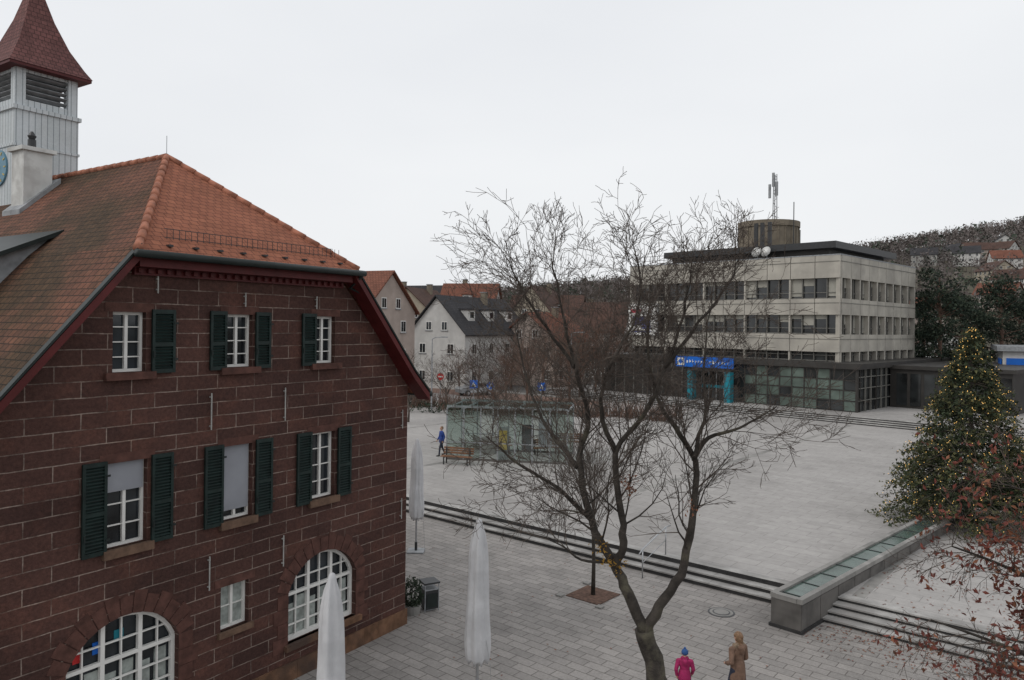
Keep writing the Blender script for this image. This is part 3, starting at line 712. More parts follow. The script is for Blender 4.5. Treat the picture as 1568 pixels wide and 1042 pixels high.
bm=lambda r: m_bark if r>.016 else m_twig
stems=[
 ([(2.42,11,-.1),(2.36,11,1.2),(2.25,11,2.6),(2.16,11,3.2),(1.99,11,3.78)],.17,.135,0),
 ([(1.99,11,3.74),(1.76,11,4.3),(1.52,11.05,4.75),(1.2,11.1,5.35),(1.03,11.2,6.25),(1.15,11.2,6.87),(.93,11.1,7.65),(.75,11,8.4),(.55,11,9.2)],.092,.009,1),
 ([(1.55,11.03,4.7),(1.64,10.9,5.0),(1.62,10.85,5.5),(1.5,10.8,6.4),(1.9,10.7,6.97),(2.17,10.6,7.65),(2.42,10.6,8.4),(2.52,10.6,9.2)],.072,.009,1),
 ([(1.5,10.8,6.4),(1.27,10.6,7.05),(1.36,10.3,7.7),(1.7,10.2,8.4),(1.66,10.1,9.2)],.042,.008,1),
 ([(1.99,11,3.70),(2.2,10.95,4.15),(2.5,10.95,4.62),(2.66,11,5.35),(2.72,11.1,6.25),(2.45,11.2,6.72),(2.2,11.3,7.15),(2.05,11.4,7.9),(2.15,11.5,8.9)],.090,.009,1),
 ([(2.72,11.1,6.25),(2.88,11,6.6),(3.3,10.8,6.78),(3.8,10.7,7.1)],.045,.008,1),
 ([(2.68,11,6.3),(2.95,11.4,7.0),(3.05,11.9,7.7),(3.25,12.2,8.8)],.038,.008,1),
 ([(1.2,11.1,5.35),(.7,10.9,5.85),(.15,10.8,6.2),(-.35,10.6,6.65)],.042,.007,1),
 ([(1.03,11.2,6.1),(.6,11.6,6.6),(.25,12,7.3),(.05,12.3,8.3)],.042,.007,1),
 ([(1.5,11.05,4.75),(1.05,10.8,4.85),(.75,10.6,5.1),(.45,10.4,5.3)],.026,.006,1),
 ([(.93,11.1,7.6),(.5,10.9,8.2),(.15,10.8,8.7),(-.1,10.7,9.2)],.030,.007,1),
 ([(2.17,10.6,7.65),(2.6,10.4,8.3),(2.95,10.3,8.8),(3.15,10.3,9.3)],.032,.007,1),
]
for pts,r0,r1,br in stems:
    P=spline(pts); n=len(P); P=[p+Vector((rng.uniform(-.02,.02),rng.uniform(-.02,.02),0)) for p in P]
    rads=[(r0+(r1-r0)*(i/(n-1))**.8)*rng.uniform(.95,1.07) for i in range(n)]
    T.tube(P,rads,10,m_bark)
    if br:
        tot=sum((P[i+1]-P[i]).length for i in range(n-1)); m=int(tot*6.2)
        for j in range(m):
            i=min(n-1,int((.25+.75*(j+rng.random())/m)*(n-1)))
            if P[i].z<4.9: continue
            t=(P[min(i+1,n-1)]-P[max(i-1,0)]).normalized(); ax=rv(rng).cross(t).normalized()
            d=(Matrix.Rotation(rng.uniform(.5,1.15),3,ax)@t).normalized(); d=(d+Vector((0,0,.12))).normalized()
            room=max(.42,min(1.,(10.6-P[i].z)/2.4)) if d.z>.2 else .9
            grow(T,P[i],d,rng.uniform(.75,1.45)*room,max(.0075,rads[i]*.34),3,rng,bm,(3,3,5),up=.045,wig=.16,minr=.0032,lr=(.40,.62),ang=(.45,.85))
for c,m in(((1.42,10.95,4.82),m_lichen),((1.58,10.93,4.72),m_lichen),((1.33,11.0,5.0),m_lichen),((2.62,10.9,5.6),m_oak2),((1.72,10.8,5.9),m_oak2),((1.7,10.75,6.0),m_oak2)):
    for i in range(40): T.tri((c[0]+rng.gauss(0,.06),c[1]+rng.gauss(0,.04)-.03,c[2]+rng.gauss(0,.08)),.028,m,rng)
T.obj('bare_tree',uv=False,smooth=True)
T=MB(); rng=random.Random(5)
T.tube([(0,0,-.02),(.01,0,1),(-.02,0,2.0),(0,0,2.6)],[.07,.055,.05,.04],8,m_bark)
for i in range(24):
    z=1.7+rng.random()*1.1; th=rng.uniform(0,6.28); d=Vector((math.cos(th)*.48,math.sin(th)*.48,1)).normalized()
    grow(T,Vector((0,0,z)),d,rng.uniform(1.3,2.5),.017,2,rng,m_bark2,(4,5),up=.05,wig=.07,minr=.005,ang=(.25,.55))
T.obj('young_tree',loc=(2.58,22.97,.02),uv=False,smooth=True)
g=MB(); g.box(-.6,.6,-.6,.6,.004,.022,m_soil)
for sx in(-1,1):
    for sy in(-1,1): g.box(sx*.72-.1,sx*.72+.1,sy*.72-.1,sy*.72+.1,.004,.05,m_conc)
g.obj('tree_bed',loc=(2.58,22.97,.004),rz=PR)
def bare_mesh(seed,mat,h=9,spread=.6,minr=.011):
    rng=random.Random(seed); mb=MB()
    mb.tube([(0,0,-.3),(rng.uniform(-.1,.1),0,h*.15),(rng.uniform(-.2,.2),rng.uniform(-.2,.2),h*.32)],[.15,.12,.10],6,mat)
    for i in range(7):
        th=i*.9+rng.random()*.5; s=rng.uniform(.25,spread+.2); d=Vector((math.cos(th)*s,math.sin(th)*s,1)).normalized()
        grow(mb,Vector((0,0,h*rng.uniform(.16,.33))),d,h*rng.uniform(.35,.50),.06,3,rng,mat,(4,4,5),up=.05,wig=.12,minr=minr,ang=(.4,.85),lr=(.4,.6),seg=.5,nmax=5)
    return mb.mesh('bare_tree_mesh',uv=False,smooth=True)
bmeshes=[bare_mesh(1,m_bark2),bare_mesh(2,m_bark2,9,.8),bare_mesh(3,m_bark3,8,.9),bare_mesh(4,m_bark3,9,.7)]
def put(me,name,x,y,z,s,rz):
    o=D.objects.new(name,me); COL.objects.link(o); o.location=(x,y,z); o.scale=(s,s,s*R.uniform(.9,1.1)); o.rotation_euler=(0,0,rz); return o
for px,y,s,k in [(-8.2,60,.7,0),(-6,70,.8,1),(-1.5,64,.8,2),(1.5,72,.95,3),(6,77,1.0,3),(9.4,84,1.1,3),(3.5,84,1.1,3),(8,90,1.2,2),(11.5,95,1.25,3),(-14,84,.9,1),(-3.5,80,.9,0),(17,106,1.2,2),(-4.5,104,1.1,0),(6,100,1.3,3),(12,104,1.35,2),(58,92,1.0,1),(68,100,1.2,3),(75,112,1.3,1),(-11,70,.7,1),(0,92,1.1,2),(4.5,68,.7,2),(9,100,1.3,2),(15,100,1.3,3),(-6,86,.8,2),(2,86,1.1,0),(5.5,92,1.2,1),(11,88,1.15,2),(7.5,82,1.0,3),(-.5,76,.8,3)]:
    put(bmeshes[k],'bare_street_tree',px,y,.4,s,R.uniform(0,6))
def foliage(mb,c,rx,ry,rz,n,size,mats,rng,shell=.5):
    for i in range(n):
        v=rv(rng).normalized()*(shell+(1-shell)*rng.random())**.6
        v*=rng.uniform(.75,1.08)
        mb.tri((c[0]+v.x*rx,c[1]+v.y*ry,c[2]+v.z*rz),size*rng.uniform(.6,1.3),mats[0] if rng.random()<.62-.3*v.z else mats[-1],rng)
rng=random.Random(9)
shm=MB()
for i in range(46):
    x=-11+i*.55+rng.uniform(-.3,.3); y=72-.2*i+rng.uniform(-1.5,1.5)
    for j in range(34):
        d=Vector((rng.gauss(0,.4),rng.gauss(0,.4),1)).normalized(); b0=Vector((x+rng.gauss(0,.4),y+rng.gauss(0,.4),.4)); shm.tube([b0,b0+d*.6,b0+d*rng.uniform(.9,1.7)+rv(rng)*.1],[.03,.022,.012],3,m_bark3,cap=False)
shm.obj('bare_hedge',uv=False)
eh=MB()
for i in range(12): foliage(eh,(-9+i*1.1+rng.uniform(-.3,.3),67-.3*i,.9),.7,.6,.6,170,.1,(m_hedge,m_pine2),rng)
eh.obj('evergreen_hedge',uv=False)
def pine(name,x,y,z,h,r,seed,blobs):
    rng=random.Random(seed); mb=MB(); mb.tube([(0,0,-.5),(.1,0,h*.5),(0,.1,h*.93)],[.28,.2,.06],8,m_bark3)
    for i in range(blobs):
        t=rng.uniform(.15,1)**.9; th=rng.uniform(0,6.28); rr=r*math.sqrt(max(.05,1-((t-.45)/.6)**2))*rng.uniform(.35,.95)
        c=(math.cos(th)*rr,math.sin(th)*rr,h*t*.96)
        mb.tube([(0,0,h*t*.85),(c[0],c[1],c[2])],[.07,.03],4,m_bark3)
        foliage(mb,c,r*.38,r*.38,r*.24,210,.19,(m_pine,m_pine2),rng)
    mb.obj(name,loc=(x,y,z),uv=False)
pine('pine_tree',47.8,84,.9,14.4,3.6,1,46); pine('pine_tree',51.5,86,.9,12.0,3.2,4,34); pine('pine_tree',56.0,86,.9,14.2,3.5,2,46); pine('pine_tree',60.8,90,.9,11.5,3.2,3,34); pine('pine_tree',52,95,.9,11.5,3.2,6,28)
def fir(x,y,z,h,r):
    rng=random.Random(13); mb=MB(); mb.tube([(0,0,-.2),(0,0,h*.6),(0,0,h)],[.16,.08,.015],8,m_bark2); lights=[]
    for i in range(860):
        t=(rng.random()**1.3); zz=.35+(h-.4)*t; R_=(r*(1-t)**.85+.10)*rng.uniform(.70,1.12)
        th=rng.uniform(0,6.28); dx,dy=math.cos(th),math.sin(th)
        tip=Vector((dx*R_,dy*R_,zz-.10*R_+.12)); root=Vector((0,0,zz+.18*R_)) 
        if rng.random()<.3: mb.tube([root,tip],[.022,.008],3,m_bark2,cap=False)
        n=int(14+52*R_/r)
        for j in range(n):
            f=rng.uniform(.3,1)**.6; c=root.lerp(tip,f); w=.05+.20*(1-f)+.1*R_/r
            c=c+Vector((rng.gauss(0,w),rng.gauss(0,w),rng.gauss(0,.07)-.03))
            mb.tri(c,.088,m_fir2 if (f>.75 and rng.random()<.55) else m_fir,rng)
        if rng.random()<.75: lights.append(tip+Vector((0,0,.05)))
        if rng.random()<.4: lights.append(root.lerp(tip,.95)+Vector((0,0,.07)))
    E=empty('christmas_tree',(x,y,z)); mb.obj('fir',E,uv=False)
    lb=MB(); i=lb.mi(m_bulb)
    for c in lights:
        n=len(lb.v); s=.018
        lb.v+=[tuple(c+Vector(v)*s) for v in((1,0,0),(-1,0,0),(0,1,0),(0,-1,0),(0,0,1),(0,0,-1))]
        for q in((0,2,4),(2,1,4),(1,3,4),(3,0,4),(2,0,5),(1,2,5),(3,1,5),(0,3,5)): lb.f.append(tuple(n+a for a in q)); lb.m.append(i)
    lb.obj('fairy_lights',E,uv=False)
fir(18.55,30.3,.45,7.8,3.15)
rng=random.Random(31); T=MB()
T.tube(spline([(9.6,11.5,-.1),(9.55,11.5,1.5),(9.65,11.5,3.0),(9.6,11.5,4.2),(9.8,11.6,6.0)]),[.2-.007*i for i in range(17)],10,m_bark)
tips=[]
for pts,r0 in [([(9.6,11.5,3.0),(8.9,11.4,3.6),(8.2,11.3,4.3),(7.4,11.3,4.7),(6.6,11.2,5.0)],.06),([(9.6,11.5,3.6),(8.8,11.2,4.4),(8.1,11.0,4.9),(7.3,11.0,5.2)],.05),([(9.6,11.5,2.4),(8.6,11.3,2.9),(7.7,11.2,3.4),(6.9,11.2,3.7),(6.3,11.2,3.9)],.05),([(9.6,11.5,2.0),(9.0,11.3,2.4),(8.4,11.1,2.9),(7.9,11,3.6)],.045),([(9.6,11.5,4.2),(9.0,11.6,5.2),(8.4,11.8,5.6),(7.8,11.9,5.8)],.045),([(9.6,11.5,1.8),(8.8,11.0,2.2),(8.0,10.7,2.9),(7.2,10.6,3.1)],.04)]:
    P=spline(pts); n=len(P); rads=[r0*(1-.8*i/(n-1)) for i in range(n)]; T.tube(P,rads,7,m_bark)
    for j in range(18):
        i=int(n*.2+rng.random()*n*.8); i=min(i,n-1); t=(P[min(i+1,n-1)]-P[max(i-1,0)]).normalized(); ax=rv(rng).cross(t).normalized()
        d=(Matrix.Rotation(rng.uniform(.5,1.1),3,ax)@t).normalized(); grow(T,P[i],d,rng.uniform(.5,1.05),max(.007,rads[i]*.45),2,rng,bm,(4,4),up=-.01,wig=.15,tips=tips)
cl_=[tips[rng.randrange(len(tips))] for _ in range(24)]
for c in tips:
    near=min((c-q).length for q in cl_)
    if rng.random()<(.75 if near<.35 else .16):
        for i in range(rng.randint(2,6)):
            p=c+rv(rng)*.07; n=len(T.v); u=rv(rng).normalized()*.056; v=u.cross(rv(rng)).normalized()*.027; w=v.cross(u).normalized()*.012
            T.v+=[tuple(p-u),tuple(p+v+w),tuple(p+u),tuple(p-v+w)]; T.f.append((n,n+1,n+2)); T.f.append((n,n+2,n+3)); q=T.mi(m_oak if rng.random()<.7 else m_oak2); T.m+=[q,q]
T.obj('oak_tree',uv=False)
rng=random.Random(3); lf=MB()
for i in range(1000):
    if i<500: x,y=rng.uniform(1.5,8),-1.0+rng.gauss(0,.7); z=.012; 
    elif i<900: x,y=rng.uniform(2,9),rng.uniform(.8,8); z=.458
    else: x,y=rng.uniform(-12,6),rng.uniform(-9,-.5); z=.012
    if z<.1 and y>-.42: continue
    w=pl(x,y,z+rng.uniform(0,.01)); th=rng.uniform(0,6.28); a=.04
    n=len(lf.v); lf.v+=[(w[0]+a*math.cos(th+k*1.57)*(1 if k%2 else .55),w[1]+a*math.sin(th+k*1.57)*(1 if k%2 else .55),w[2]+rng.uniform(0,.01)) for k in range(4)]
    lf.f.append((n,n+1,n+2,n+3)); lf.m.append(lf.mi(m_oak2 if rng.random()<.6 else m_oak))
lf.obj('fallen_leaves',uv=False)
rng=random.Random(77); fm=MB()
for i in range(5000):
    a=rng.uniform(-.3,.80); y=rng.choice([rng.uniform(330,415),rng.uniform(385,412),rng.uniform(190,400)])
    if .19<a<.42: continue
    if y<320 and a<.42 and rng.random()<.3: continue
    if 200<y<345 and .59<a<.70 and rng.random()<.55: continue
    x=a*y; z=terr(x,y); h=rng.uniform(6,10.5); r=rng.uniform(2,3.4); ev=rng.random()<.07; m=m_for2 if ev else m_for
    n=len(fm.v); fm.v+=[(x-.15,y,z-1),(x+.15,y,z-1),(x,y,z+h)]; fm.f.append((n,n+1,n+2)); fm.m.append(fm.mi(m_for))
    for j in range(24 if y>320 else 30):
        v=rv(rng).normalized()*rng.random()**.4; fm.tri((x+v.x*r,y+v.y*r,z+h*.58+v.z*h*.42),.72 if not ev else 1.1,m,rng)
fm.obj('hillside_forest',uv=False)

# ---------------------------------------------------------------- parasols
def parasol(x,y,h=4.1,zb=1.05,seed=1):
    rng=random.Random(seed); E=empty('closed_parasol',(x,y,0)); mb=MB(); k=48
    zs=[h,h-.03,h-.10,h-.16,h-.3,h-.55,h-.8,h-1.15,h-1.5,h-1.85,h-2.2,zb+.6,zb+.35,zb+.1,zb]; rs=[.01,.05,.07,.08,.125,.165,.185,.195,.205,.215,.235,.25,.25,.23,.19]
    ph=rng.uniform(0,6)
    for j,(z,r) in enumerate(zip(zs,rs)):
        for q in range(k):
            th=2*math.pi*q/k; tw_=th+.12*math.sin(z*1.1+ph); am=min(1,j/5); f=1+am*(.12*math.cos(4*tw_+ph)+.06*math.cos(8*tw_+1)+.03*math.sin(13*th+z*3))
            dr=.05*math.sin(q*.9) if j==len(zs)-1 else 0
            mb.v.append((r*f*math.cos(th),r*f*math.sin(th),z+dr))
    i=mb.mi(m_cover)
    for a in range(len(zs)-1):
        for q in range(k):
            q2=(q+1)%k; mb.f.append((a*k+q,(a+1)*k+q,(a+1)*k+q2,a*k+q2)); mb.m.append(i)
    mb.f.append(tuple(range((len(zs)-1)*k,len(zs)*k))[::-1]); mb.m.append(i)
    mb.obj('cover',E,smooth=True,uv=False)
    p=MB(); p.cyl(0,0,0,h-.3,.032,m_steel,12); p.box(-.3,.3,-.3,.3,.008,.05,m_galv); p.cyl(0,0,.05,.35,.05,m_dark,12)
    p.tube([(.16,-.1,zb+.6),(.28,-.16,zb),(.34,-.2,.03)],.006,4,m_steel)
    p.obj('pole',E,smooth=False)
parasol(-3.38,27.2,4.1,1.2,1); parasol(-.65,16,4.1,1.05,2); parasol(-2.92,12.4,4.1,1.0,3)
b=MB(); b.prism([(-.2,-.2),(.2,-.2),(.2,.2),(-.2,.2)],.06,.62,m_dark,'z')
for x in(-.22,.2): 
    for y in(-.22,.2): b.box(x,x+.02,y,y+.02,0,.8,m_galv)
b.box(-.24,.24,-.24,.24,.78,.83,m_dark); b.box(-.21,.21,-.21,.21,.60,.63,m_galv); b.box(-.16,.16,-.225,-.205,.12,.5,m_gut); b.box(-.12,.12,-.12,.12,0,.06,m_galv)
b.obj('litter_bin',loc=(-2.3,21.7,.004),rz=.5)
sb=MB(); rng=random.Random(6); foliage(sb,(0,0,.55),.32,.32,.5,900,.06,(m_hedge,m_pine2),rng); sb.cyl(0,0,0,.25,.22,m_conc,16,.27); sb.obj('potted_shrub',loc=(-2.75,21.35,.004),uv=False)
P_=empty('glass_pavilion',(-3.7,43.5,.45),rad(-10))
g=MB()
L_,W_,Hh=7.0,3.6,3.0
for i in range(8):
    x=i*L_/7
    for y in(0,W_): g.box(x-.035,x+.035,y-.035,y+.035,0,Hh,m_galv)
    g.box(x-.03,x+.03,.04,W_-.04,Hh-.06,Hh+.02,m_galv)
for y in(0,W_):
    g.box(0,L_,y-.05,y+.05,Hh+.021,Hh+.15,m_galv); g.box(.04,L_,y-.02,y+.02,1.0,1.05,m_galv); g.box(.04,L_,y-.03,y+.03,.0,.12,m_cwall)
g.obj('frame',P_)
g=MB()
for i in range(7):
    x=i*L_/7
    for y in(0,W_):
        if i in(2,5) and y==0: continue
        g.poly([(x+.05,y,.1),(x+L_/7-.05,y,.1),(x+L_/7-.05,y,Hh-.08),(x+.05,y,Hh-.08)],m_glass)
    g.poly([(x+.02,-.3,Hh+.16),(x+L_/7-.02,-.3,Hh+.16),(x+L_/7-.02,W_+.3,Hh+.16),(x+.02,W_+.3,Hh+.16)],m_glass)
for x in(0,L_): g.poly([(x,.05,.1),(x,W_-.05,.1),(x,W_-.05,Hh-.08),(x,.05,Hh-.08)],m_glass)
g.obj('glass',P_)
g=MB(); g.box(3.0,3.45,.5,.6,.6,1.7,m_yel); g.box(2.95,3.5,.6,.66,.0,1.9,m_galv); g.box(5.0,5.8,2.6,2.68,.5,2.2,m_galv)
g.box(4.2,4.9,1.2,1.3,.4,2.0,m_dark); g.box(1,2.4,2.4,2.9,0,1.0,m_conc); g.obj('notice_boards',P_)
def bench(x,y,z,rz):
    b=MB()
    for i in range(4): b.box(-.9,.9,-.22+i*.12,-.13+i*.12,.42,.46,m_wood)
    for i in range(3): b.box(-.9,.9,.28+i*.03,.32+i*.03,.55+i*.13,.65+i*.13,m_wood)
    for sx in(-.7,.7):
        b.box(sx-.03,sx+.03,-.22,-.16,0,.42,m_dark); b.box(sx-.03,sx+.03,.2,.26,0,.9,m_dark); b.box(sx-.03,sx+.03,-.16,.2,.36,.41,m_dark)
    b.obj('park_bench',loc=(x,y,z),rz=rz)
bench(-3.0,41.9,.45,-.3); bench(2.2,45.5,.45,.4); bench(3.7,48,.45,-.2); bench(-.8,46,.45,.2)
def sign(name,x,y,h,kind,z=.45,s=1.12):
    b=MB(); b.cyl(0,0,0,h,.04,m_galv,8); r=.32*s
    if kind=='sq': b.box(-r,r,-.06,-.04,h-2*r-.02,h-.02,m_blue); b.prism([(-r*.62,h-1.7*r),(r*.62,h-1.7*r),(0,h-.45*r)],-.075,-.061,m_white); b.obox((0,-.08,h-1.3*r),(.06,.01,.3),Matrix.Identity(3),m_dark)
    elif kind=='round': b.tube([(0,-.06,h-r),(0,-.04,h-r)],r*.95,20,m_blue); b.obox((0,-.07,h-r),(.12,.012,.5),Matrix.Rotation(.6,3,'Y'),m_white)
    elif kind=='red': b.tube([(0,-.06,h-r),(0,-.04,h-r)],r*.95,20,m_red); b.box(-r*.6,r*.6,-.075,-.061,h-r-.06,h-r+.06,m_white)
    b.obj(name,loc=(x,y,z),rz=R.uniform(-.25,.1))
sign('traffic_sign',2.75,68,2.7,'sq'); sign('traffic_sign',-3.3,66,3.0,'sq'); sign('traffic_sign',-2.0,72,2.4,'round'); sign('traffic_sign',-6.8,72,3.2,'red')
def lamp(x,y,h=6,z=.45):
    b=MB(); b.tube([(0,0,0),(0,0,h*.6),(0,0,h)],[.08,.06,.045],8,m_galv); b.tube([(0,0,h),(.3,0,h+.15),(.9,0,h+.2)],.04,6,m_galv); b.obox((1.15,0,h+.2),(.6,.22,.1),Matrix.Identity(3),m_galv); b.obox((1.15,0,h+.145),(.5,.16,.02),Matrix.Identity(3),m_white)
    b.obj('street_lamp',loc=(x,y,z),rz=R.uniform(0,6),smooth=False)
lamp(-7.2,68,6.5); lamp(6.5,82,7); lamp(50,70,6,.95)
st=MB(); st.box(-60,-30,44.0,45.0,.451,.56,m_conc); st.obj('street_kerb',loc=(PB[0],PB[1],0),rz=PR)
st=MB()
for i in range(9): st.box(-22+i*1.0,-21.5+i*1.0,49,53,.4475,.453,m_white)
for i in range(20): st.box(-50+i*4,-48+i*4,57,57.12,.4475,.453,m_white)
st.obj('road_markings',loc=(PB[0],PB[1],0),rz=PR)
st=MB(); st.box(-60,-34,38,43.9,.44,.4575,m_redpav); st.obj('red_pavement',loc=(PB[0],PB[1],0),rz=PR)
def car(x,y,rz,mat,z=.45):
    E=empty('parked_car',(x,y,z),rz); b=MB()
    side=[(-2.1,.35),(-2.12,.75),(-1.95,.92),(-1.2,1.0),(-.6,1.42),(.75,1.45),(1.45,1.05),(2.05,.95),(2.12,.6),(2.08,.33)]
    n=len(b.v);i=b.mi(mat); k=len(side)
    for yy,sc in((-.78,.97),(-.86,1.),(.86,1.),(.78,.97)):
        for px,pz in side: b.v.append((px*sc,yy*(1 if pz<1.05 else .82),pz if sc==1 else pz*.99))
    for a in range(3):
        for j in range(k):
            j2=(j+1)%k; b.f.append((n+a*k+j,n+a*k+j2,n+(a+1)*k+j2,n+(a+1)*k+j)); b.m.append(i)
    b.f.append(tuple(n+j for j in range(k-1,-1,-1))); b.m.append(i); b.f.append(tuple(n+3*k+j for j in range(k))); b.m.append(i)
    for sy in(-1,1):
        b.poly([(-1.1,sy*.80,1.03),(1.25,sy*.80,1.05),(.7,sy*.72,1.38),(-.58,sy*.72,1.36)],m_wglass)
    b.obj('body',E)
    w=MB()
    for sx in(-1.3,1.3):
        for sy in(-.8,.8): w.tube([(sx,sy-.1,.31),(sx,sy+.1,.31)],.31,16,m_dark); w.tube([(sx,sy-.11,.31),(sx,sy+.11,.31)],.18,12,m_steel)
    w.obj('wheels',E)
m_cs=M('car_silver',(.35,.36,.37),.3,.05,1,metal=.5); m_ck=M('car_dark',(.03,.035,.045),.25,.1,1,spec=.6)
car(-10.5,74,1.1,m_ck); car(-4,84,.5,m_cs); car(57,80,.2,m_cs,.95)

# ---------------------------------------------------------------- people
def capsule(V,F,p0,r0,p1,r1,sy,k=14):
    p0=Vector(p0);p1=Vector(p1); ax=(p1-p0); L=ax.length; ax=ax.normalized() if L>1e-6 else Vector((0,0,1)); a=ax.orthogonal().normalized(); b=ax.cross(a); mid=(p0+p1)/2
    n=len(V); rings=[]
    for t in(-85,-55,-25,0): rings.append((p0+ax*(r0*math.sin(math.radians(t))),r0*math.cos(math.radians(t))))
    for t in(0,25,55,85): rings.append((p1+ax*(r1*math.sin(math.radians(t))),r1*math.cos(math.radians(t))))
    for c,r in rings:
        for q in range(k):
            th=2*math.pi*q/k; w=c+(a*math.cos(th)+b*math.sin(th))*r; w.y=mid.y+(w.y-mid.y)*sy; V.append(tuple(w))
    m=len(rings)
    for j in range(m-1):
        for q in range(k):
            q2=(q+1)%k; F.append((n+j*k+q,n+j*k+q2,n+(j+1)*k+q2,n+(j+1)*k+q))
    F.append(tuple(n+q for q in range(k-1,-1,-1))); F.append(tuple(n+(m-1)*k+q for q in range(k)))
def person(name,loc,rz,sc,kind,mats):
    C=[]; A=lambda lab,p0,r0,p1,r1,sy=1.: C.append((lab,p0,r0,p1,r1,sy))
    top,leg,shoe,skin,hair,trim=0,1,2,3,4,5
    st=.13
    for sx,f in((-1,1),(1,-1)):
        hip=(sx*.09,0,.92); kn=(sx*.10,f*st*.9+.03,.50); an=(sx*.10,f*st*1.5-(.05 if f<0 else 0),.10+(.04 if f<0 else 0))
        A(leg,hip,.095,kn,.062); A(leg,kn,.062,an,.043); A(shoe,(an[0],an[1]-.03,an[2]-.045),.042,(an[0]+sx*.015,an[1]+.16,an[2]-.055),.034)
    A(leg,(0,0,.92),.15,(0,0,1.0),.145,.75)
    A(top,(0,0,1.0),.155,(0,0,1.12),.135,.75); A(top,(0,0,1.12),.135,(0,0,1.33),.155,.72); A(top,(-.13,0,1.385),.065,(.13,0,1.385),.065)
    hem=.74 if kind=='woman' else .88
    A(top,(0,0,1.02),.165,(0,0,hem),.185,.82)
    A(skin,(0,-.005,1.42),.05,(0,.01,1.52),.048)
    for sx,f in((-1,-1),(1,1)):
        sh=(sx*.175,0,1.375); el=(sx*.235,-.03+f*.04,1.13); wr=(sx*.215,.07+f*.08,.93) if kind!='woman' else (sx*.17,.16,1.02)
        A(top,sh,.066,el,.055); A(top,el,.055,wr,.042)
        d=(Vector(wr)-Vector(el)).normalized(); hd=Vector(wr)+d*.05
        A(skin,tuple(Vector(wr)+d*.02),.026,tuple(hd+d*.03),.030,.9)
        for q in range(4):
            o=Vector((0,(q-1.5)*.019,0)); ln=[.055,.068,.062,.048][q]
            b0=hd+d*.04+o; b1=b0+d*ln*.55; b2=b1+(d*.6+Vector((-sx*.6,0,-.3))).normalized()*ln*.5
            A(skin,tuple(b0),.0088,tuple(b1),.0085); A(skin,tuple(b1),.0085,tuple(b2),.0078)
        t0=Vector(wr)+d*.04+Vector((0,.025,0)); t1=t0+(d+Vector((0,.9,0))).normalized()*.045; A(skin,tuple(t0),.011,tuple(t1),.009)
    A(skin,(0,.012,1.60),.074,(0,.0,1.635),.084,1.12); A(skin,(0,.04,1.545),.045,(0,.03,1.58),.06)
    A(skin,(0,.098,1.61),.010,(0,.112,1.585),.014)
    for sx in(-1,1):
        A(skin,(sx*.082,0,1.585),.014,(sx*.085,-.005,1.615),.017); A(6,(sx*.031,.088,1.618),.010,(sx*.033,.088,1.618),.010)
    A(7,(-.02,.092,1.553),.007,(.02,.092,1.553),.007)
    if kind=='woman':
        A(hair,(0,-.012,1.65),.092,(0,-.025,1.60),.088,1.1); A(hair,(0,-.06,1.60),.07,(0,-.075,1.50),.05); A(hair,(0,-.09,1.66),.04,(0,-.11,1.66),.04); A(hair,(-.06,.02,1.66),.04,(.06,.02,1.66),.04)
        A(trim,(-.09,-.03,1.46),.055,(.09,-.03,1.46),.055); A(trim,(-.09,-.03,1.46),.05,(-.05,.07,1.43),.04); A(trim,(.09,-.03,1.46),.05,(.05,.07,1.43),.04); A(top,(0,-.12,1.42),.085,(0,-.13,1.34),.06,.8)
        A(trim,(-.165,.12,1.02),.046,(-.163,.14,1.02),.046); A(trim,(.165,.12,1.02),.046,(.163,.14,1.02),.046)
    elif kind=='child':
        A(hair,(0,-.008,1.665),.094,(0,-.01,1.65),.096,1.08); A(hair,(0,-.0,1.76),.03,(0,0,1.775),.034); A(trim,(-.05,0,1.46),.065,(.05,0,1.46),.065); A(top,(0,-.11,1.41),.08,(0,-.12,1.34),.06)
    else:
        A(hair,(0,-.012,1.65),.088,(0,-.02,1.61),.083,1.1)
    V=[];F=[]
    for c in C: capsule(V,F,c[1],c[2],c[3],c[4],c[5])
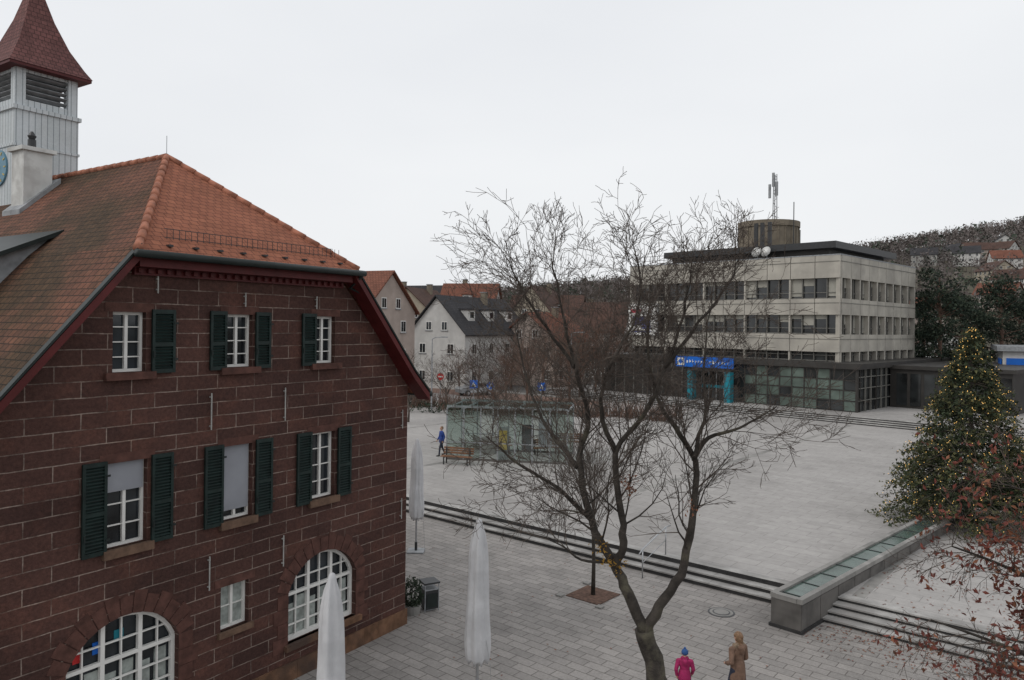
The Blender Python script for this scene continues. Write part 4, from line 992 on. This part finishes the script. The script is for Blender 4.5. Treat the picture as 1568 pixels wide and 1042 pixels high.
    me=D.meshes.new(name); me.from_pydata(V,[],F); fixn(me); o=D.objects.new(name,me); COL.objects.link(o)
    md=o.modifiers.new('r','REMESH'); md.mode='VOXEL'; md.voxel_size=.0085; md.use_smooth_shade=True
    m2=o.modifiers.new('s','SMOOTH'); m2.iterations=2; m2.factor=.5
    bpy.context.view_layer.update(); dg=bpy.context.evaluated_depsgraph_get(); nm=D.meshes.new_from_object(o.evaluated_get(dg)); o.modifiers.clear(); o.data=nm
    n=len(nm.polygons); cen=np.empty(n*3); nm.polygons.foreach_get('center',cen); cen=cen.reshape(-1,3)
    best=np.full(n,1e9); lab=np.zeros(n,int)
    for l,p0,r0,p1,r1,sy in C:
        p0=np.array(p0);p1=np.array(p1); q=cen.copy(); my=(p0[1]+p1[1])/2; q[:,1]=my+(q[:,1]-my)/sy
        d=p1-p0; t=np.clip(((q-p0)@d)/max(1e-9,d@d),0,1); dist=np.linalg.norm(q-(p0+t[:,None]*d),axis=1)-(r0+(r1-r0)*t)
        s=dist<best; best[s]=dist[s]; lab[s]=l
    nm.materials.clear()
    for m in mats: nm.materials.append(m)
    nm.polygons.foreach_set('material_index',lab.astype(np.int32)); nm.polygons.foreach_set('use_smooth',[True]*n); nm.update()
    o.location=loc; o.rotation_euler=(0,0,rz); o.scale=(sc,sc,sc) if kind!='child' else (sc*1.12,sc*1.12,sc)
person('woman_in_brown_coat',(4.93,16.1,.0),rad(25),.99,'woman',[m_coat,m_jean,m_shoe,m_skin,m_hair,m_fur,m_eye,m_lip])
person('child_in_pink_jacket',(3.85,16.35,.0),rad(-10),.70,'child',[m_pink,m_jean,m_shoe,m_skin,m_hat,m_pink,m_eye,m_lip])
person('pedestrian',(-4.1,44.6,.45),rad(120),1.02,'man',[m_jblue,m_jean,m_shoe,m_skin,m_hair,m_jblue,m_eye,m_lip])
person('pedestrian',(2.3,49.5,.45),rad(200),.95,'man',[m_coat,m_jean,m_shoe,m_skin,m_hair,m_jblue,m_eye,m_lip])
